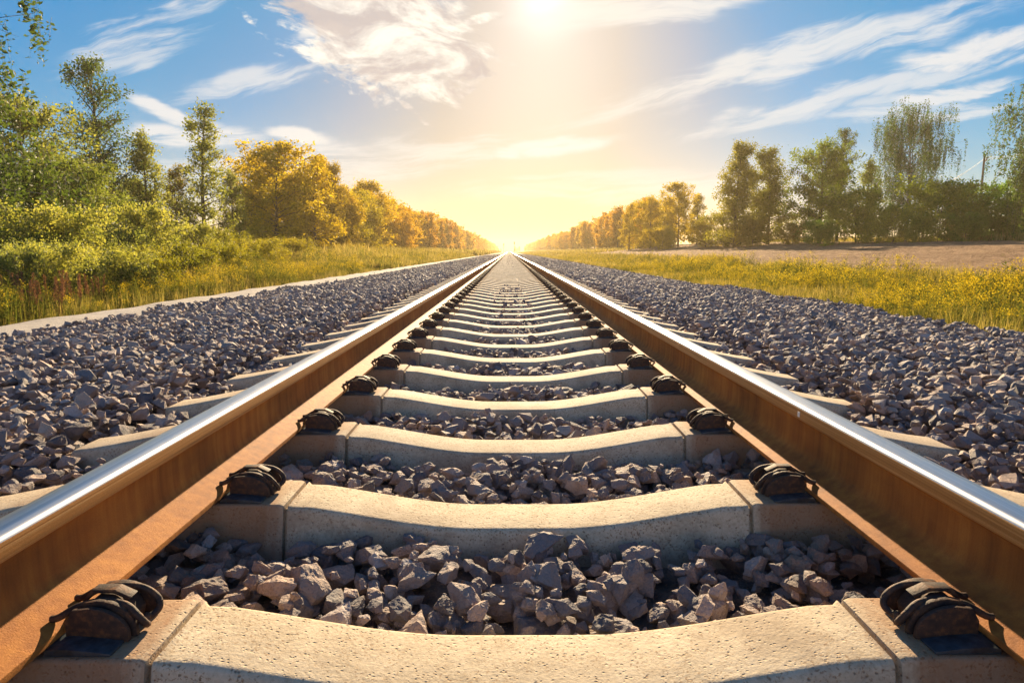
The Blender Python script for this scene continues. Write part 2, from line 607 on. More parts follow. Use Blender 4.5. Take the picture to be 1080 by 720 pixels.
def sleeper_sections():
    st = list(np.concatenate([np.linspace(-1.48, -0.955, 9), np.linspace(-0.95, -0.575, 4)]))
    st += [-0.5665, -0.5645, -0.5575, -0.5555] + list(np.linspace(-0.548, 0.548, 25)) + [0.5555, 0.5575, 0.5645, 0.5665]
    st += list(np.concatenate([np.linspace(0.575, 0.95, 4), np.linspace(0.955, 1.48, 9)]))
    secs = []
    for x in st:
        a = abs(x)
        if a <= 0.552:
            zt = -0.064 + 0.067 * float(sstep(a, 0.10, 0.66))
            rad, w = 0.015, TOPW
            if a > 0.54:
                zt -= 0.004
        elif 0.556 < a < 0.5655:
            zt, rad, w = -0.016, 0.006, TOPW - 0.020
        elif a <= 0.95:
            zt, rad, w = 0.0, 0.007, TOPW + 0.004
            if a < 0.57:
                zt = -0.004
        else:
            zt = 0.014 - 0.072 * float(sstep(a, 1.02, 1.55)) 
            rad, w = 0.020, TOPW
        half = w / 2
        zb = -0.24
        slope = 0.22                                  # the sides spread towards the bottom
        pts = []
        pts.append((-half - slope * (zt - zb), zb))
        for k in range(5):                            # rounded shoulders
            t = k / 4 * math.pi / 2
            pts.append((-half + rad * (1 - math.sin(t)) - rad * 0.35 * (1 - t / (math.pi / 2)), zt - rad * (1 - math.sin(t)) if False else zt - rad + rad * math.sin(t)))
        # re-order so that the arc runs from the side to the top
        arc = []
        for k in range(6):
            t = k / 5 * math.pi / 2
            arc.append((-half - slope * rad * (1 - k / 5) + rad * (1 - math.cos(t)), zt - rad * (1 - math.sin(t))))
        p = [(-half - slope * (zt - zb), zb)] + arc
        p += [(-q[0], q[1]) for q in reversed(p)]
        secs.append((x, p))
    return secs


def make_sleeper_mesh():
    secs = sleeper_sections()
    V, F = [], []
    n = len(secs[0][1])
    for x, p in secs:
        for (yy, zz) in p:
            V.append((x, yy + TOPW / 2, zz))
    for i in range(len(secs) - 1):
        for j in range(n - 1):
            F.append((i * n + j, i * n + j + 1, (i + 1) * n + j + 1, (i + 1) * n + j))
    F.append(tuple(range(n))[::-1])
    m = (len(secs) - 1) * n
    F.append(tuple(range(m, m + n)))
    me = bpy.data.meshes.new("sleeper_body")
    me.from_pydata(V, [], F)
    bm = bmesh.new()
    bm.from_mesh(me)
    bmesh.ops.recalc_face_normals(bm, faces=bm.faces[:])
    bm.to_mesh(me)
    bm.free()
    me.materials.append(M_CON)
    me.polygons.foreach_set("use_smooth", np.full(len(me.polygons), True))
    me.set_sharp_from_angle(angle=R(38))
    return me


ME_SLEEPER = make_sleeper_mesh()


def arc_profile(x0, x1, h, knee=0.35, flat=0.25, n=9):
    """a half-disc cheek: steep on the rail side, long rounded back"""
    w = x1 - x0
    pts = [(x0, 0.003)]
    for k in range(1, n + 1):
        t = k / n * math.pi / 2
        pts.append((x0 + w * (1 - flat - 0.12) * (1 - math.cos(t)), 0.003 + h * (0.16 + 0.84 * math.sin(t))))
    pts.append((x1 - w * 0.12, h * 0.99))
    pts.append((x1, h * 0.62))
    pts.append((x1, 0.003))
    return pts


# fastening meshes are built for the +x rail, gauge side; x mirrored by scale for the others
def make_fastening_meshes():
    out = {}
    bm = prism(arc_profile(0.606, 0.718, 0.063), 0.034, 0.044, bevel=0.0022)
    out["front_cheek"] = bm_done("front_cheek", bm, [M_IRON])
    bm = prism(arc_profile(0.600, 0.708, 0.069), 0.050, 0.060, bevel=0.0022)
    out["inner_cheek"] = bm_done("inner_cheek", bm, [M_IRON])
    bm = prism(arc_profile(0.602, 0.712, 0.066), 0.126, 0.138, bevel=0.0022)
    out["rear_cheek"] = bm_done("rear_cheek", bm, [M_IRON])
    prof = [(0.625, 0.004), (0.618, 0.030), (0.632, 0.052), (0.655, 0.066), (0.684, 0.067), (0.702, 0.050), (0.714, 0.026), (0.714, 0.004)]
    bm = prism(prof, 0.058, 0.120, bevel=0.004)
    out["cam_block"] = bm_done("cam_block", bm, [M_IRON])
    g = Geo()
    # two-armed spring: toes on the rail foot, arms over the block, loops at the inner end
    def smooth_path(c, k=5):
        c = np.asarray(c, float)
        P = np.vstack([2 * c[0] - c[1], c, 2 * c[-1] - c[-2]])
        res = []
        for i in range(1, len(P) - 2):
            for t in np.linspace(0, 1, k, endpoint=False):
                a, b, cc, d = P[i - 1], P[i], P[i + 1], P[i + 2]
                res.append(0.5 * ((2 * b) + (-a + cc) * t + (2 * a - 5 * b + 4 * cc - d) * t * t + (-a + 3 * b - 3 * cc + d) * t ** 3))
        res.append(c[-1])
        return np.array(res)
    p = smooth_path([(0.750, 0.046, 0.0400), (0.736, 0.048, 0.0425), (0.706, 0.058, 0.058), (0.666, 0.066, 0.064), (0.626, 0.064, 0.058),
                     (0.602, 0.058, 0.042), (0.592, 0.062, 0.024), (0.594, 0.074, 0.014), (0.602, 0.086, 0.022), (0.600, 0.098, 0.016),
                     (0.592, 0.114, 0.024), (0.598, 0.120, 0.042), (0.624, 0.122, 0.060), (0.664, 0.118, 0.066), (0.704, 0.116, 0.060),
                     (0.736, 0.118, 0.0425), (0.752, 0.120, 0.0400)])
    g.tube(p, 0.0066, 8)
    V, Q = g.arrays()
    out["spring_clip"] = poly_mesh("spring_clip", V, Q, [M_IRON], True, R(50))
    # a ribbed strap over the block
    bm = prism([(0.628, 0.058), (0.655, 0.0715), (0.690, 0.0715), (0.712, 0.050), (0.712, 0.057), (0.694, 0.079), (0.652, 0.079), (0.622, 0.064)], 0.078, 0.102, bevel=0.002)
    out["clip_strap"] = bm_done("clip_strap", bm, [M_IRON])
    bm = prism([(0.622, 0.0008), (0.722, 0.0008), (0.722, 0.010), (0.70, 0.013), (0.66, 0.010), (0.64, 0.007), (0.622, 0.005)], 0.006, 0.150, bevel=0.0015)
    out["insulator_pad"] = bm_done("insulator_pad", bm, [M_PAD])
    return out


FAST = make_fastening_meshes()
for key, me in FAST.items():                          # real size of the castings
    if key != "insulator_pad":
        for v in me.vertices:
            v.co.x = 0.668 + (v.co.x - 0.668) * 0.87
            v.co.y = 0.088 + (v.co.y - 0.088) * 0.86
            v.co.z = v.co.z * 0.86
# one low-detail joined mesh for the far sleepers
def join_meshes(parts, name, mats):
    V, F, mi, n = [], [], [], 0
    for me, mirror, slot in parts:
        co = np.empty(len(me.vertices) * 3)
        me.vertices.foreach_get("co", co)
        co = co.reshape(-1, 3).copy()
        if mirror:
            co[:, 0] *= -1
        for p in me.polygons:
            vs = [v + n for v in p.vertices]
            F.append(vs[::-1] if mirror else vs)
            mi.append(slot)
        V.append(co)
        n += len(co)
    V = np.vstack(V)
    me = bpy.data.meshes.new(name)
    me.from_pydata([tuple(v) for v in V], [], F)
    for m in mats:
        me.materials.append(m)
    me.polygons.foreach_set("use_smooth", np.full(len(me.polygons), True))
    me.polygons.foreach_set("material_index", np.asarray(mi, dtype=np.int32))
    me.set_sharp_from_angle(angle=R(40))
    return me


ME_FAR = join_meshes([(ME_SLEEPER, False, 0)] + [(FAST[k], s, 1) for k in ("front_cheek", "cam_block") for s in (False, True)], "far_sleeper", [M_CON, M_IRON])

ORD = ["first", "second", "third", "fourth", "fifth", "sixth", "seventh", "eighth", "ninth", "tenth", "eleventh", "twelfth", "thirteenth", "fourteenth"]
N_DETAIL, N_SLEEP = 34, 300


def build_sleeper(k):
    y = Y0 + PITCH_Y * (k - 1)
    if k <= N_DETAIL:
        t = empty("railway_sleeper", (0, y, 0))
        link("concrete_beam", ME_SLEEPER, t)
        combos = [(1, False), (-1, False)]
        if k <= 12:
            combos += [(1, True), (-1, True)]
        for s, outer in combos:
            sh = link("rail_fastening", FAST["cam_block"], t)
            if outer:                                 # field side of the rail: same casting turned round
                sh.scale = (-s, 1, 1)
                sh.location = (s * 1.593, 0, 0)
            else:
                sh.scale = (s, 1, 1)
            for nm, mk in (("cheek_plate", "front_cheek"), ("cheek_plate", "inner_cheek"), ("cheek_plate", "rear_cheek"),
                           ("spring_clip", "spring_clip"), ("clip_strap", "clip_strap"), ("insulator_pad", "insulator_pad")):
                link(nm, FAST[mk], sh)
    else:
        t = link("railway_sleeper", ME_FAR, None, (0, y, 0))
    return t


for k in range(0, N_SLEEP):
    t = build_sleeper(k)
    if k == 0:
        lab = "concrete sleeper beneath the viewer, just below the picture's bottom edge"
    elif k == 1:
        lab = "speckled sand-coloured concrete sleeper cut off by the picture's bottom edge"
    elif k == 2:
        lab = "wide speckled concrete sleeper with open gravel on both sides, second from the bottom edge"
    elif k < 14:
        lab = "concave concrete sleeper across the track, %s up from the bottom edge" % ORD[k - 1]
    else:
        lab = "thin pale concrete sleeper in the tightly stacked far part of the track"
    tag(t, lab, "railway sleeper", "concrete sleepers under the two rails")

# the last ones up to the vanishing point
V, F = [], []
n = 0
for k in range(N_SLEEP, 700):
    y = Y0 + PITCH_Y * (k - 1)
    V += [(-1.4, y, -0.2), (1.4, y, -0.2), (1.4, y, -0.02), (-1.4, y, -0.02), (-1.4, y + .17, -0.2), (1.4, y + .17, -0.2), (1.4, y + .17, -0.02), (-1.4, y + .17, -0.02)]
    F += [(n, n + 1, n + 2, n + 3), (n + 3, n + 2, n + 6, n + 7), (n + 7, n + 6, n + 5, n + 4)]
    n += 8
o = link("distant_sleepers", poly_mesh("distant_sleepers", V, F, [M_CON]))
tag(o, "unresolved run of concrete sleepers where the rails meet at the horizon", "railway sleepers", None, "stuff")


# ------------------------------------------------------------------ rails
def rail_profile():
    h = []
    h += [(0.0, 0.1800), (0.008, 0.17985), (0.014, 0.1794), (0.018, 0.1789)]
    for k in range(1, 9):                                             # gauge corner
        t = k / 8 * math.pi / 2
        h.append((0.0205 + 0.0125 * math.sin(t), 0.1660 + 0.0122 * math.cos(t)))
    h += [(0.0336, 0.155), (0.0342, 0.1440), (0.0334, 0.1418), (0.028, 0.1385), (0.018, 0.1330), (0.0115, 0.128), (0.0092, 0.120)]
    h += [(0.0088, 0.100), (0.0090, 0.080), (0.0098, 0.060), (0.0130, 0.046), (0.0200, 0.0375), (0.0300, 0.0320), (0.0520, 0.0215), (0.0730, 0.0130),
          (0.0772, 0.0112), (0.0780, 0.0090), (0.0780, 0.0012), (0.0772, 0.0)]
    return h


def make_rail(sx):
    h = rail_profile()
    full = h + [(-x, z) for x, z in reversed(h) if x > 0]
    # order: start at the crown, down the +x side, under, up the -x side
    n = len(full)
    ys = [-6, -2, 0, 2, 5, 10, 20, 40, 80, 160, 300, 430]
    V, F, mi = [], [], []
    for y in ys:
        for (x, z) in full:
            V.append((sx * (0.76 + 0.0365) + x, y, z + 0.012))
    for i in range(len(ys) - 1):
        for j in range(n):
            a, b = full[j], full[(j + 1) % n]
            F.append((i * n + j, i * n + (j + 1) % n, (i + 1) * n + (j + 1) % n, (i + 1) * n + j))
            zm, xm = (a[1] + b[1]) / 2, abs(a[0] + b[0]) / 2
            if zm > 0.1700:
                mi.append(2)
            elif zm > 0.1400 and xm > 0.03:
                mi.append(1)
            else:
                mi.append(0)
    F.append(tuple(range(n)))
    mi.append(0)
    me = poly_mesh("rail", V, F, [M_RUST, M_SIDE, M_POL], True, R(33), mi)
    bm = bmesh.new()
    bm.from_mesh(me)
    bmesh.ops.recalc_face_normals(bm, faces=bm.faces[:])
    bm.to_mesh(me)
    bm.free()
    return me


o = link("rail", make_rail(-1))
tag(o, "long rusty steel rail with polished head, its foot widely sunlit, on the left", "rail", "rails of the track")
r2 = link("rail", make_rail(1))
tag(r2, "long rusty steel rail with white tick on its head, foot mostly shaded", "rail", "rails of the track")
bm = prism([(0.7620, 0.160), (0.7635, 0.1600), (0.7635, 0.174), (0.7620, 0.174)], 1.71, 1.722, bevel=0.0)
link("paint_tick", bm_done("paint_tick", bm, [M_PAINT], False), r2)


# ------------------------------------------------------------------ ballast stones
def stone_variants(n, fine, seed, ultra=False):
    r = np.random.default_rng(seed)
    res = []
    for k in range(n):
        bm = bmesh.new()
        ax = np.array([1.0, r.uniform(0.62, 0.9), r.uniform(0.45, 0.72)])
        m = r.integers(12, 20)
        for _ in range(m):
            d = r.normal(0, 1, 3)
            d /= np.linalg.norm(d)
            bm.verts.new(tuple(d * ax * r.uniform(0.72, 1.15)))
        bmesh.ops.convex_hull(bm, input=bm.verts[:])
        loose = [v for v in bm.verts if not v.link_faces]
        bmesh.ops.delete(bm, geom=loose, context="VERTS")
        if fine:
            bmesh.ops.dissolve_limit(bm, angle_limit=R(14), verts=bm.verts[:], edges=bm.edges[:])
            bmesh.ops.triangulate(bm, faces=bm.faces[:])
            bmesh.ops.bevel(bm, geom=bm.edges[:], offset=0.018, segments=1, affect="EDGES")
            bmesh.ops.triangulate(bm, faces=bm.faces[:])
            bmesh.ops.subdivide_edges(bm, edges=[e for e in bm.edges if e.calc_length() > 0.35], cuts=1, use_grid_fill=False)
            bmesh.ops.triangulate(bm, faces=bm.faces[:])
            if ultra:
                for lim in (0.26, 0.17):
                    bmesh.ops.subdivide_edges(bm, edges=[e for e in bm.edges if e.calc_length() > lim], cuts=1, use_grid_fill=False)
                    bmesh.ops.triangulate(bm, faces=bm.faces[:])
            sh = Vector(r.uniform(-50, 50, 3))
            for v in bm.verts:
                q = Vector(v.co)
                v.co += q.normalized() * (0.07 * mnoise.noise(q * 2.2 + sh) + 0.04 * mnoise.noise(q * 5.0 + sh) + (0.035 * mnoise.noise(q * 11.0 + sh) + 0.02 * mnoise.noise(q * 23.0 + sh) if ultra else 0.0))
        bmesh.ops.triangulate(bm, faces=bm.faces[:])
        bmesh.ops.recalc_face_normals(bm, faces=bm.faces[:])
        bm.verts.ensure_lookup_table()
        V = np.array([v.co[:] for v in bm.verts])
        F = np.array([[v.index for v in f.verts] for f in bm.faces])
        bm.free()
        res.append((V, F))
    return res


def rot_batch(n, r, tilt=None):
    """random rotations; with tilt (radians) the z axis stays near vertical"""
    az = r.uniform(0, 2 * math.pi, n)
    if tilt is None:
        t = np.arccos(r.uniform(-1, 1, n))
    else:
        t = np.abs(r.normal(0, tilt, n))
    b = r.uniform(0, 2 * math.pi, n)
    ca, sa, cb, sb, ct, st = np.cos(az), np.sin(az), np.cos(b), np.sin(b), np.cos(t), np.sin(t)
    Z = np.zeros(n)
    O = np.ones(n)
    Rz = np.stack([ca, -sa, Z, sa, ca, Z, Z, Z, O], 1).reshape(-1, 3, 3)
    Ax = np.stack([cb, sb, Z], 1)
    K = np.zeros((n, 3, 3))
    K[:, 0, 2] = Ax[:, 1]; K[:, 1, 2] = -Ax[:, 0]; K[:, 2, 0] = -Ax[:, 1]; K[:, 2, 1] = Ax[:, 0]
    Rt = np.eye(3)[None] + st[:, None, None] * K + (1 - ct)[:, None, None] * (K @ K)
    return Rt @ Rz


def scatter(variants, which, Rm, S, T, extra=None):
    """merge copies of the variants; returns vertices, triangles (and a per-vertex value)"""
    Vs, Fs, Ex, n = [], [], [], 0
    for vi, (V, F) in enumerate(variants):
        sel = np.where(which == vi)[0]
        if not len(sel):
            continue
        P = np.einsum("sij,vj->svi", Rm[sel] * S[sel][:, None, None] if S.ndim == 1 else Rm[sel] * S[sel][:, None, :], V) + T[sel][:, None, :]
        f = F[None] + (np.arange(len(sel)) * len(V))[:, None, None] + n
        Vs.append(P.reshape(-1, 3))
        Fs.append(f.reshape(-1, F.shape[1]))
        if extra is not None:
            Ex.append(np.repeat(extra[sel], len(V)))
        n += len(sel) * len(V)
    V, F = np.vstack(Vs), np.vstack(Fs)
    return (V, F, np.concatenate(Ex)) if extra is not None else (V, F)


def in_sleeper(x, y, grow):
    yy = (y - Y0) % PITCH_Y
    inside = ((yy > -grow) & (yy < TOPW + grow)) | (yy > PITCH_Y - grow)
    return inside & (np.abs(x) < 1.47)


def ballast_near():
    r = np.random.default_rng(21)
    x0, x1, y0, y1, cell = -4.4, 4.4, 0.35, 13.0, 0.011
    nx, ny = int((x1 - x0) / cell), int((y1 - y0) / cell)
    gx = x0 + (np.arange(nx) + 0.5) * cell
    gy = y0 + (np.arange(ny) + 0.5) * cell
    H = np.repeat(bed(gx)[None, :], ny, 0)
    N = 115000
    X = r.uniform(x0 + 0.05, x1 - 0.05, N)
    Y = r.uniform(y0 + 0.05, y1 - 0.05, N)
    keep = np.abs(X) < 0.85 * Y + 1.3
    ax = np.abs(X)
    edge = np.where(X < 0, 4.20, 4.30) + 0.12 * np.sin(Y * 1.7) + 0.08 * np.sin(Y * 4.1 + 1)
    keep &= ax < edge
    X, Y = X[keep], Y[keep]
    A = np.clip(0.0275 * np.exp(r.normal(0, 0.40, len(X))), 0.013, 0.062)
    A = np.where((np.abs(X) < 0.72), A * 0.92, A)
    keep = ~in_sleeper(X, Y, np.where(np.abs(X) > 1.44, -0.02 + 0 * A, A * 0.62 + 0.004))
    X, Y, A = X[keep], Y[keep], A[keep]
    order = np.argsort(-A + r.normal(0, 0.02, len(A)))
    X, Y, A = X[order], Y[order], A[order]
    Z = np.zeros(len(X))
    ok = np.ones(len(X), bool)
    for i in range(len(X)):
        x, y, a = X[i], Y[i], A[i]
        w = int(a * 0.75 / cell) + 1
        ix, iy = int((x - x0) / cell), int((y - y0) / cell)
        a0, a1, b0, b1 = max(0, iy - w), iy + w + 1, max(0, ix - w), ix + w + 1
        win = H[a0:a1, b0:b1]
        base = 0.65 * win.mean() + 0.35 * H[iy, ix]
        lim_z = -0.062 if abs(x) < 0.70 else -0.050 if abs(x) < 0.90 else (-0.060 if abs(x) < 1.5 else 0.0)
        z = base + 0.28 * a
        if z > lim_z - (0.0 if abs(x) < 3 else 0.05):
            ok[i] = False
            continue
        Z[i] = z
        dy = (np.arange(a0, min(a1, ny)) - iy) * cell
        dx = (np.arange(b0, min(b1, nx)) - ix) * cell
        d2 = (dy[:, None] ** 2 + dx[None, :] ** 2) / (a * a)
        H[a0:a1, b0:b1] = np.maximum(win, np.where(d2 < 1, z + 0.58 * a * np.sqrt(np.clip(1 - d2, 0, 1)), -9))
    return X[ok], Y[ok], Z[ok], A[ok]


X, Y, Z, A = ballast_near()
nr = np.random.default_rng(33)
T = np.stack([X, Y, Z], 1)
ultra = (np.abs(X) < 0.74) & (Y < 2.2)
near = (Y < 3.6) & ~ultra
plain = Y >= 3.6
VU = stone_variants(22, True, 6, True)
Vu, Fu = scatter(VU, nr.integers(0, len(VU), ultra.sum()), rot_batch(ultra.sum(), nr, 0.55), A[ultra], T[ultra])
print("ultra", ultra.sum(), len(Fu))
VF, VC = stone_variants(26, True, 3), stone_variants(30, False, 4)
Va, Fa = scatter(VF, nr.integers(0, len(VF), near.sum()), rot_batch(near.sum(), nr, 0.55), A[near], T[near])
Vb, Fb = scatter(VC, nr.integers(0, len(VC), plain.sum()), rot_batch(plain.sum(), nr, 0.55), A[plain], T[plain])
# farther: sparser and larger as they shrink in the picture
def far_ballast(y0, y1, dens, size, seed):
    r = np.random.default_rng(seed)
    n = int(8.7 * (y1 - y0) * dens)
    x = r.uniform(-4.35, 4.35, n)
    y = r.uniform(y0, y1, n)
    keep = ~in_sleeper(x, y, np.where(np.abs(x) > 1.1, -0.03, 0.012)) & ~((np.abs(x) > 0.71) & (np.abs(x) < 0.88))
    x, y = x[keep], y[keep]
    a = np.clip(size * np.exp(r.normal(0, 0.28, len(x))), size * 0.5, size * 1.8)
    z = bed(x) + sstep(y, 8, 40) * 0.02 + a * 0.25 + r.uniform(-0.012, 0.02, len(x)) * np.where(y > 36, 0.6, 1.0)
    return np.stack([x, y, z], 1), a
T1, A1 = far_ballast(12.9, 36.0, 330, 0.036, 51)
sx = nr.choice([-1, 1], 420)
xs_ = sx * nr.uniform(4.25, 4.95, 420) ; ys_ = nr.uniform(3.5, 26, 420)
keep_ = np.abs(xs_) < 4.3 + nr.exponential(0.22, 420)
T3 = np.stack([xs_, ys_, np.where(xs_ < 0, -0.155, -0.20)], 1)[keep_]
A3 = nr.uniform(0.016, 0.042, len(T3))
T2, A2 = far_ballast(36.0, 130.0, 95, 0.05, 52)
Tf, Af = np.vstack([T1, T2, T3]), np.concatenate([A1, A2, A3])
VS = stone_variants(14, False, 9)
Vc, Fc = scatter(VS, nr.integers(0, len(VS), len(Af)), rot_batch(len(Af), nr, 0.5), Af, Tf)
V = np.vstack([Va, Vb, Vc, Vu])
F = np.vstack([Fa, Fb + len(Va), Fc + len(Va) + len(Vb), Fu + len(Va) + len(Vb) + len(Vc)])
o = link("ballast_gravel", mesh_from("ballast_gravel", V, F, [M_STONE]))
tag(o, "dark grey and pinkish crushed stone ballast around the sleepers", "gravel", None, "stuff")
print("stones", len(A), len(Af), "tris", len(F))


# ------------------------------------------------------------------ trees and shrubs
def leaf_cards(C, size, tint, r, up=0.35):
    """one folded-diamond leaf per centre: 4 verts, 2 tris"""
    n = len(C)
    N = r.normal(0, 1, (n, 3))
    N[:, 2] += up
    N /= np.linalg.norm(N, axis=1)[:, None]
    D = r.normal(0, 1, (n, 3))
    D -= (D * N).sum(1)[:, None] * N
    D /= np.linalg.norm(D, axis=1)[:, None]
    W = np.cross(N, D)
    L = (size * np.exp(r.normal(0, 0.25, n)))[:, None]
    V = np.stack([C - D * L * 0.5, C + W * L * 0.30 + N * L * 0.08, C + D * L * 0.55, C - W * L * 0.30 + N * L * 0.08], 1).reshape(-1, 3)
    b = np.arange(n) * 4
    F = np.stack([b, b + 1, b + 2, b, b + 2, b + 3], 1).reshape(-1, 3)
    return V, F, np.repeat(tint, 4)


def make_tree(seed, H, clear, prof, limbs, leaves, leaf, rise=0.5, droop=0.25, weep=0.0, lean=0.0, trunk_r=None, stems=1, spread=0.16, gap=0.0, sec=True):
    """returns (trunk mesh, crown mesh). prof(t) = limb reach in metres at crown height fraction t"""
    r = np.random.default_rng(seed)
    g = Geo()
    tr = trunk_r or H * 0.014
    C, S = [], []
    per = max(1, limbs // stems)
    clusters = []
    for st in range(stems):
        a0 = r.uniform(0, 6.28)
        off = np.array([math.cos(a0), math.sin(a0), 0]) * (0.0 if stems == 1 else r.uniform(0.05, 0.10) * H * 0.5)
        hs = H * (1.0 if st == 0 else r.uniform(0.78, 0.97))
        k = 9
        zz = np.linspace(0, 1, k)
        wob = np.cumsum(r.normal(0, 0.010 * H, (k, 2)), 0) * zz[:, None]
        P = np.zeros((k, 3))
        P[:, 0] = off[0] * (0.15 + zz) + wob[:, 0] + lean * hs * zz ** 1.5
        P[:, 1] = off[1] * (0.15 + zz) + wob[:, 1]
        P[:, 2] = zz * hs * 0.98
        g.tube(P, tr * (1.25 - zz * 1.17) * (1.0 if st == 0 else 0.75), 7)
        for i in range(per):
            t = (i + r.uniform(0, 1)) / per
            t = t ** 0.9
            h = clear + (1 - clear) * t
            q = np.array([np.interp(h, zz, P[:, j]) for j in range(3)])
            az = i * 2.39996 + r.normal(0, 0.5) + st * 1.1
            L = max(0.15, prof(t) * r.uniform(0.62, 1.18))
            rs = rise * (0.6 + 0.9 * t) * r.uniform(0.7, 1.3)
            s = np.linspace(0, 1, 6)
            d = np.array([math.cos(az), math.sin(az), 0])
            path = q[None] + d[None] * (s * L)[:, None]
            path[:, 2] += L * (rs * s - droop * s * s)
            path += np.cumsum(r.normal(0, 0.03 * L, (6, 3)), 0) * s[:, None]
            if path[-1, 2] > H:
                path[:, 2] -= (path[-1, 2] - H) * s
            g.tube(path, np.linspace(max(0.012, tr * 0.42 * (1 - 0.6 * t)), 0.006, 6), 5, False)
            # twigs
            nt = max(3, int(L * 4.2))
            for w in range(nt):
                ss = r.uniform(0.18, 1.0)
                b = np.array([np.interp(ss, s, path[:, j]) for j in range(3)])
                dv = d * r.uniform(0.1, 1.0) + np.array([-d[1], d[0], 0]) * r.normal(0, 0.7) + np.array([0, 0, r.normal(0.25, 0.45)])
                tl = L * r.uniform(0.14, 0.36) + 0.12
                e = b + dv / (np.linalg.norm(dv) + 1e-6) * tl
                if sec and r.uniform() < 0.5:
                    g.tube(np.array([b, (b + e) / 2 + r.normal(0, 0.03, 3), e]), [0.010, 0.007, 0.004], 3, False)
                if r.uniform() < gap:
                    continue
                if weep > 0:
                    for _ in range(3):
                        ln = weep * r.uniform(0.4, 1.2)
                        e2 = e + np.array([r.normal(0, .18), r.normal(0, .18), 0])
                        lo = np.array([e2[0] + r.normal(0, 0.12), e2[1] + r.normal(0, 0.12), max(e2[2] - ln, clear * H * 0.55)])
                        clusters.append((e2, lo, 0.07))
                        if sec:
                            g.tube(np.array([e2, (e2 + lo) / 2, lo]), [0.006, 0.004, 0.003], 3, False)
                else:
                    clusters.append((b, e, spread))
    nc = len(clusters)
    B = np.array([c[0] for c in clusters])
    E = np.array([c[1] for c in clusters])
    SP = np.array([c[2] for c in clusters])
    wts = np.exp(r.normal(0, 0.45, nc))
    idx = r.choice(nc, leaves, p=wts / wts.sum())
    u = r.uniform(-0.05, 1.12, leaves)
    C = B[idx] + (E[idx] - B[idx]) * u[:, None] + r.normal(0, 1, (leaves, 3)) * SP[idx][:, None]
    C[:, 2] = np.maximum(C[:, 2], 0.08)
    ct = r.uniform(0, 1, nc)
    V, F, tint = leaf_cards(C, leaf, ct[idx], r, 0.2)
    crown = mesh_from("crown", V, F, [], False, None, {"tint": tint})
    Vt, Qt = g.arrays()
    trunk = mesh_from("trunk", Vt, Qt, [], True)
    return trunk, crown


def round_prof(R_, base=0.55):
    return lambda t: R_ * (base + (1 - base) * math.sin(math.pi * min(1, 0.15 + t * 0.72))) * math.sqrt(max(0.03, 1 - max(0, (t - 0.55) / 0.45) ** 2))


def cone_prof(R_, top=0.12):
    return lambda t: R_ * (top + (1 - top) * (1 - t) ** 0.85 * min(1, 0.55 + t * 2.2))


PROTO = {}


def proto(key, **kw):
    bark, leafm = kw.pop("mats")
    H = kw["H"]
    tr, cr = make_tree(**kw)
    tr.materials.append(bark)
    cr.materials.append(leafm)
    PROTO[key] = (tr, cr, H)


# unit designs, each scaled to its place
proto("bushy1", seed=1, H=7.0, clear=0.10, prof=round_prof(2.9), limbs=46, leaves=15000, leaf=0.125, rise=0.45, mats=(M_BARK, M_LEAF), gap=0.12)
proto("bushy2", seed=2, H=6.0, clear=0.06, prof=round_prof(3.1, 0.7), limbs=44, leaves=15000, leaf=0.13, rise=0.35, droop=0.35, mats=(M_BARK, M_LEAF), gap=0.12)
proto("birch1", seed=3, H=9.0, clear=0.14, prof=cone_prof(2.3, 0.22), limbs=62, leaves=11000, leaf=0.105, rise=0.95, droop=0.3, mats=(M_BARK, M_BIRCH), gap=0.22, spread=0.15)
proto("cone1", seed=4, H=7.5, clear=0.10, prof=cone_prof(1.75, 0.12), limbs=60, leaves=7600, leaf=0.11, rise=0.45, droop=0.1, mats=(M_BARK, M_LEAF), gap=0.25, spread=0.14)
proto("slim1", seed=5, H=6.5, clear=0.08, prof=cone_prof(1.5, 0.25), limbs=42, leaves=7000, leaf=0.12, rise=0.6, mats=(M_BARK, M_LEAF), gap=0.15)
proto("weep1", seed=6, H=12.0, clear=0.22, prof=round_prof(3.4, 0.35), limbs=58, leaves=36000, leaf=0.12, rise=1.0, droop=0.25, weep=1.9, mats=(M_BBARK, M_BIRCH), stems=3, trunk_r=0.13)
proto("weep2", seed=7, H=9.0, clear=0.15, prof=round_prof(3.2, 0.6), limbs=56, leaves=32000, leaf=0.125, rise=0.8, droop=0.4, weep=1.4, mats=(M_BBARK, M_BIRCH), gap=0.15)
proto("dense1", seed=8, H=9.0, clear=0.08, prof=round_prof(2.5, 0.6), limbs=56, leaves=11000, leaf=0.19, rise=0.7, mats=(M_BARK, M_LEAF), spread=0.22, gap=0.05)
proto("dense2", seed=9, H=9.0, clear=0.05, prof=round_prof(2.9, 0.5), limbs=56, leaves=19000, leaf=0.165, rise=0.6, mats=(M_BARK, M_LEAF), spread=0.24, stems=2, gap=0.08)
proto("dense3", seed=10, H=9.5, clear=0.06, prof=cone_prof(2.6, 0.2), limbs=56, leaves=10500, leaf=0.18, rise=0.7, mats=(M_BARK, M_LEAF), spread=0.2, gap=0.1)
proto("alder1", seed=12, H=9.5, clear=0.02, prof=lambda t: 2.5 * (1.0 - 0.75 * t ** 1.1), limbs=78, leaves=24000, leaf=0.135, rise=0.7, mats=(M_BARK, M_LEAF), spread=0.2, gap=0.10)
for i in range(5):
    proto("far%d" % i, seed=20 + i, H=9.0, clear=0.06, prof=(round_prof(2.3, 0.6) if i % 2 else cone_prof(2.5, 0.25)), limbs=36, leaves=3600, leaf=0.36, rise=0.7,
          mats=(M_BARK, M_LEAF), spread=0.26, gap=0.08, sec=False)
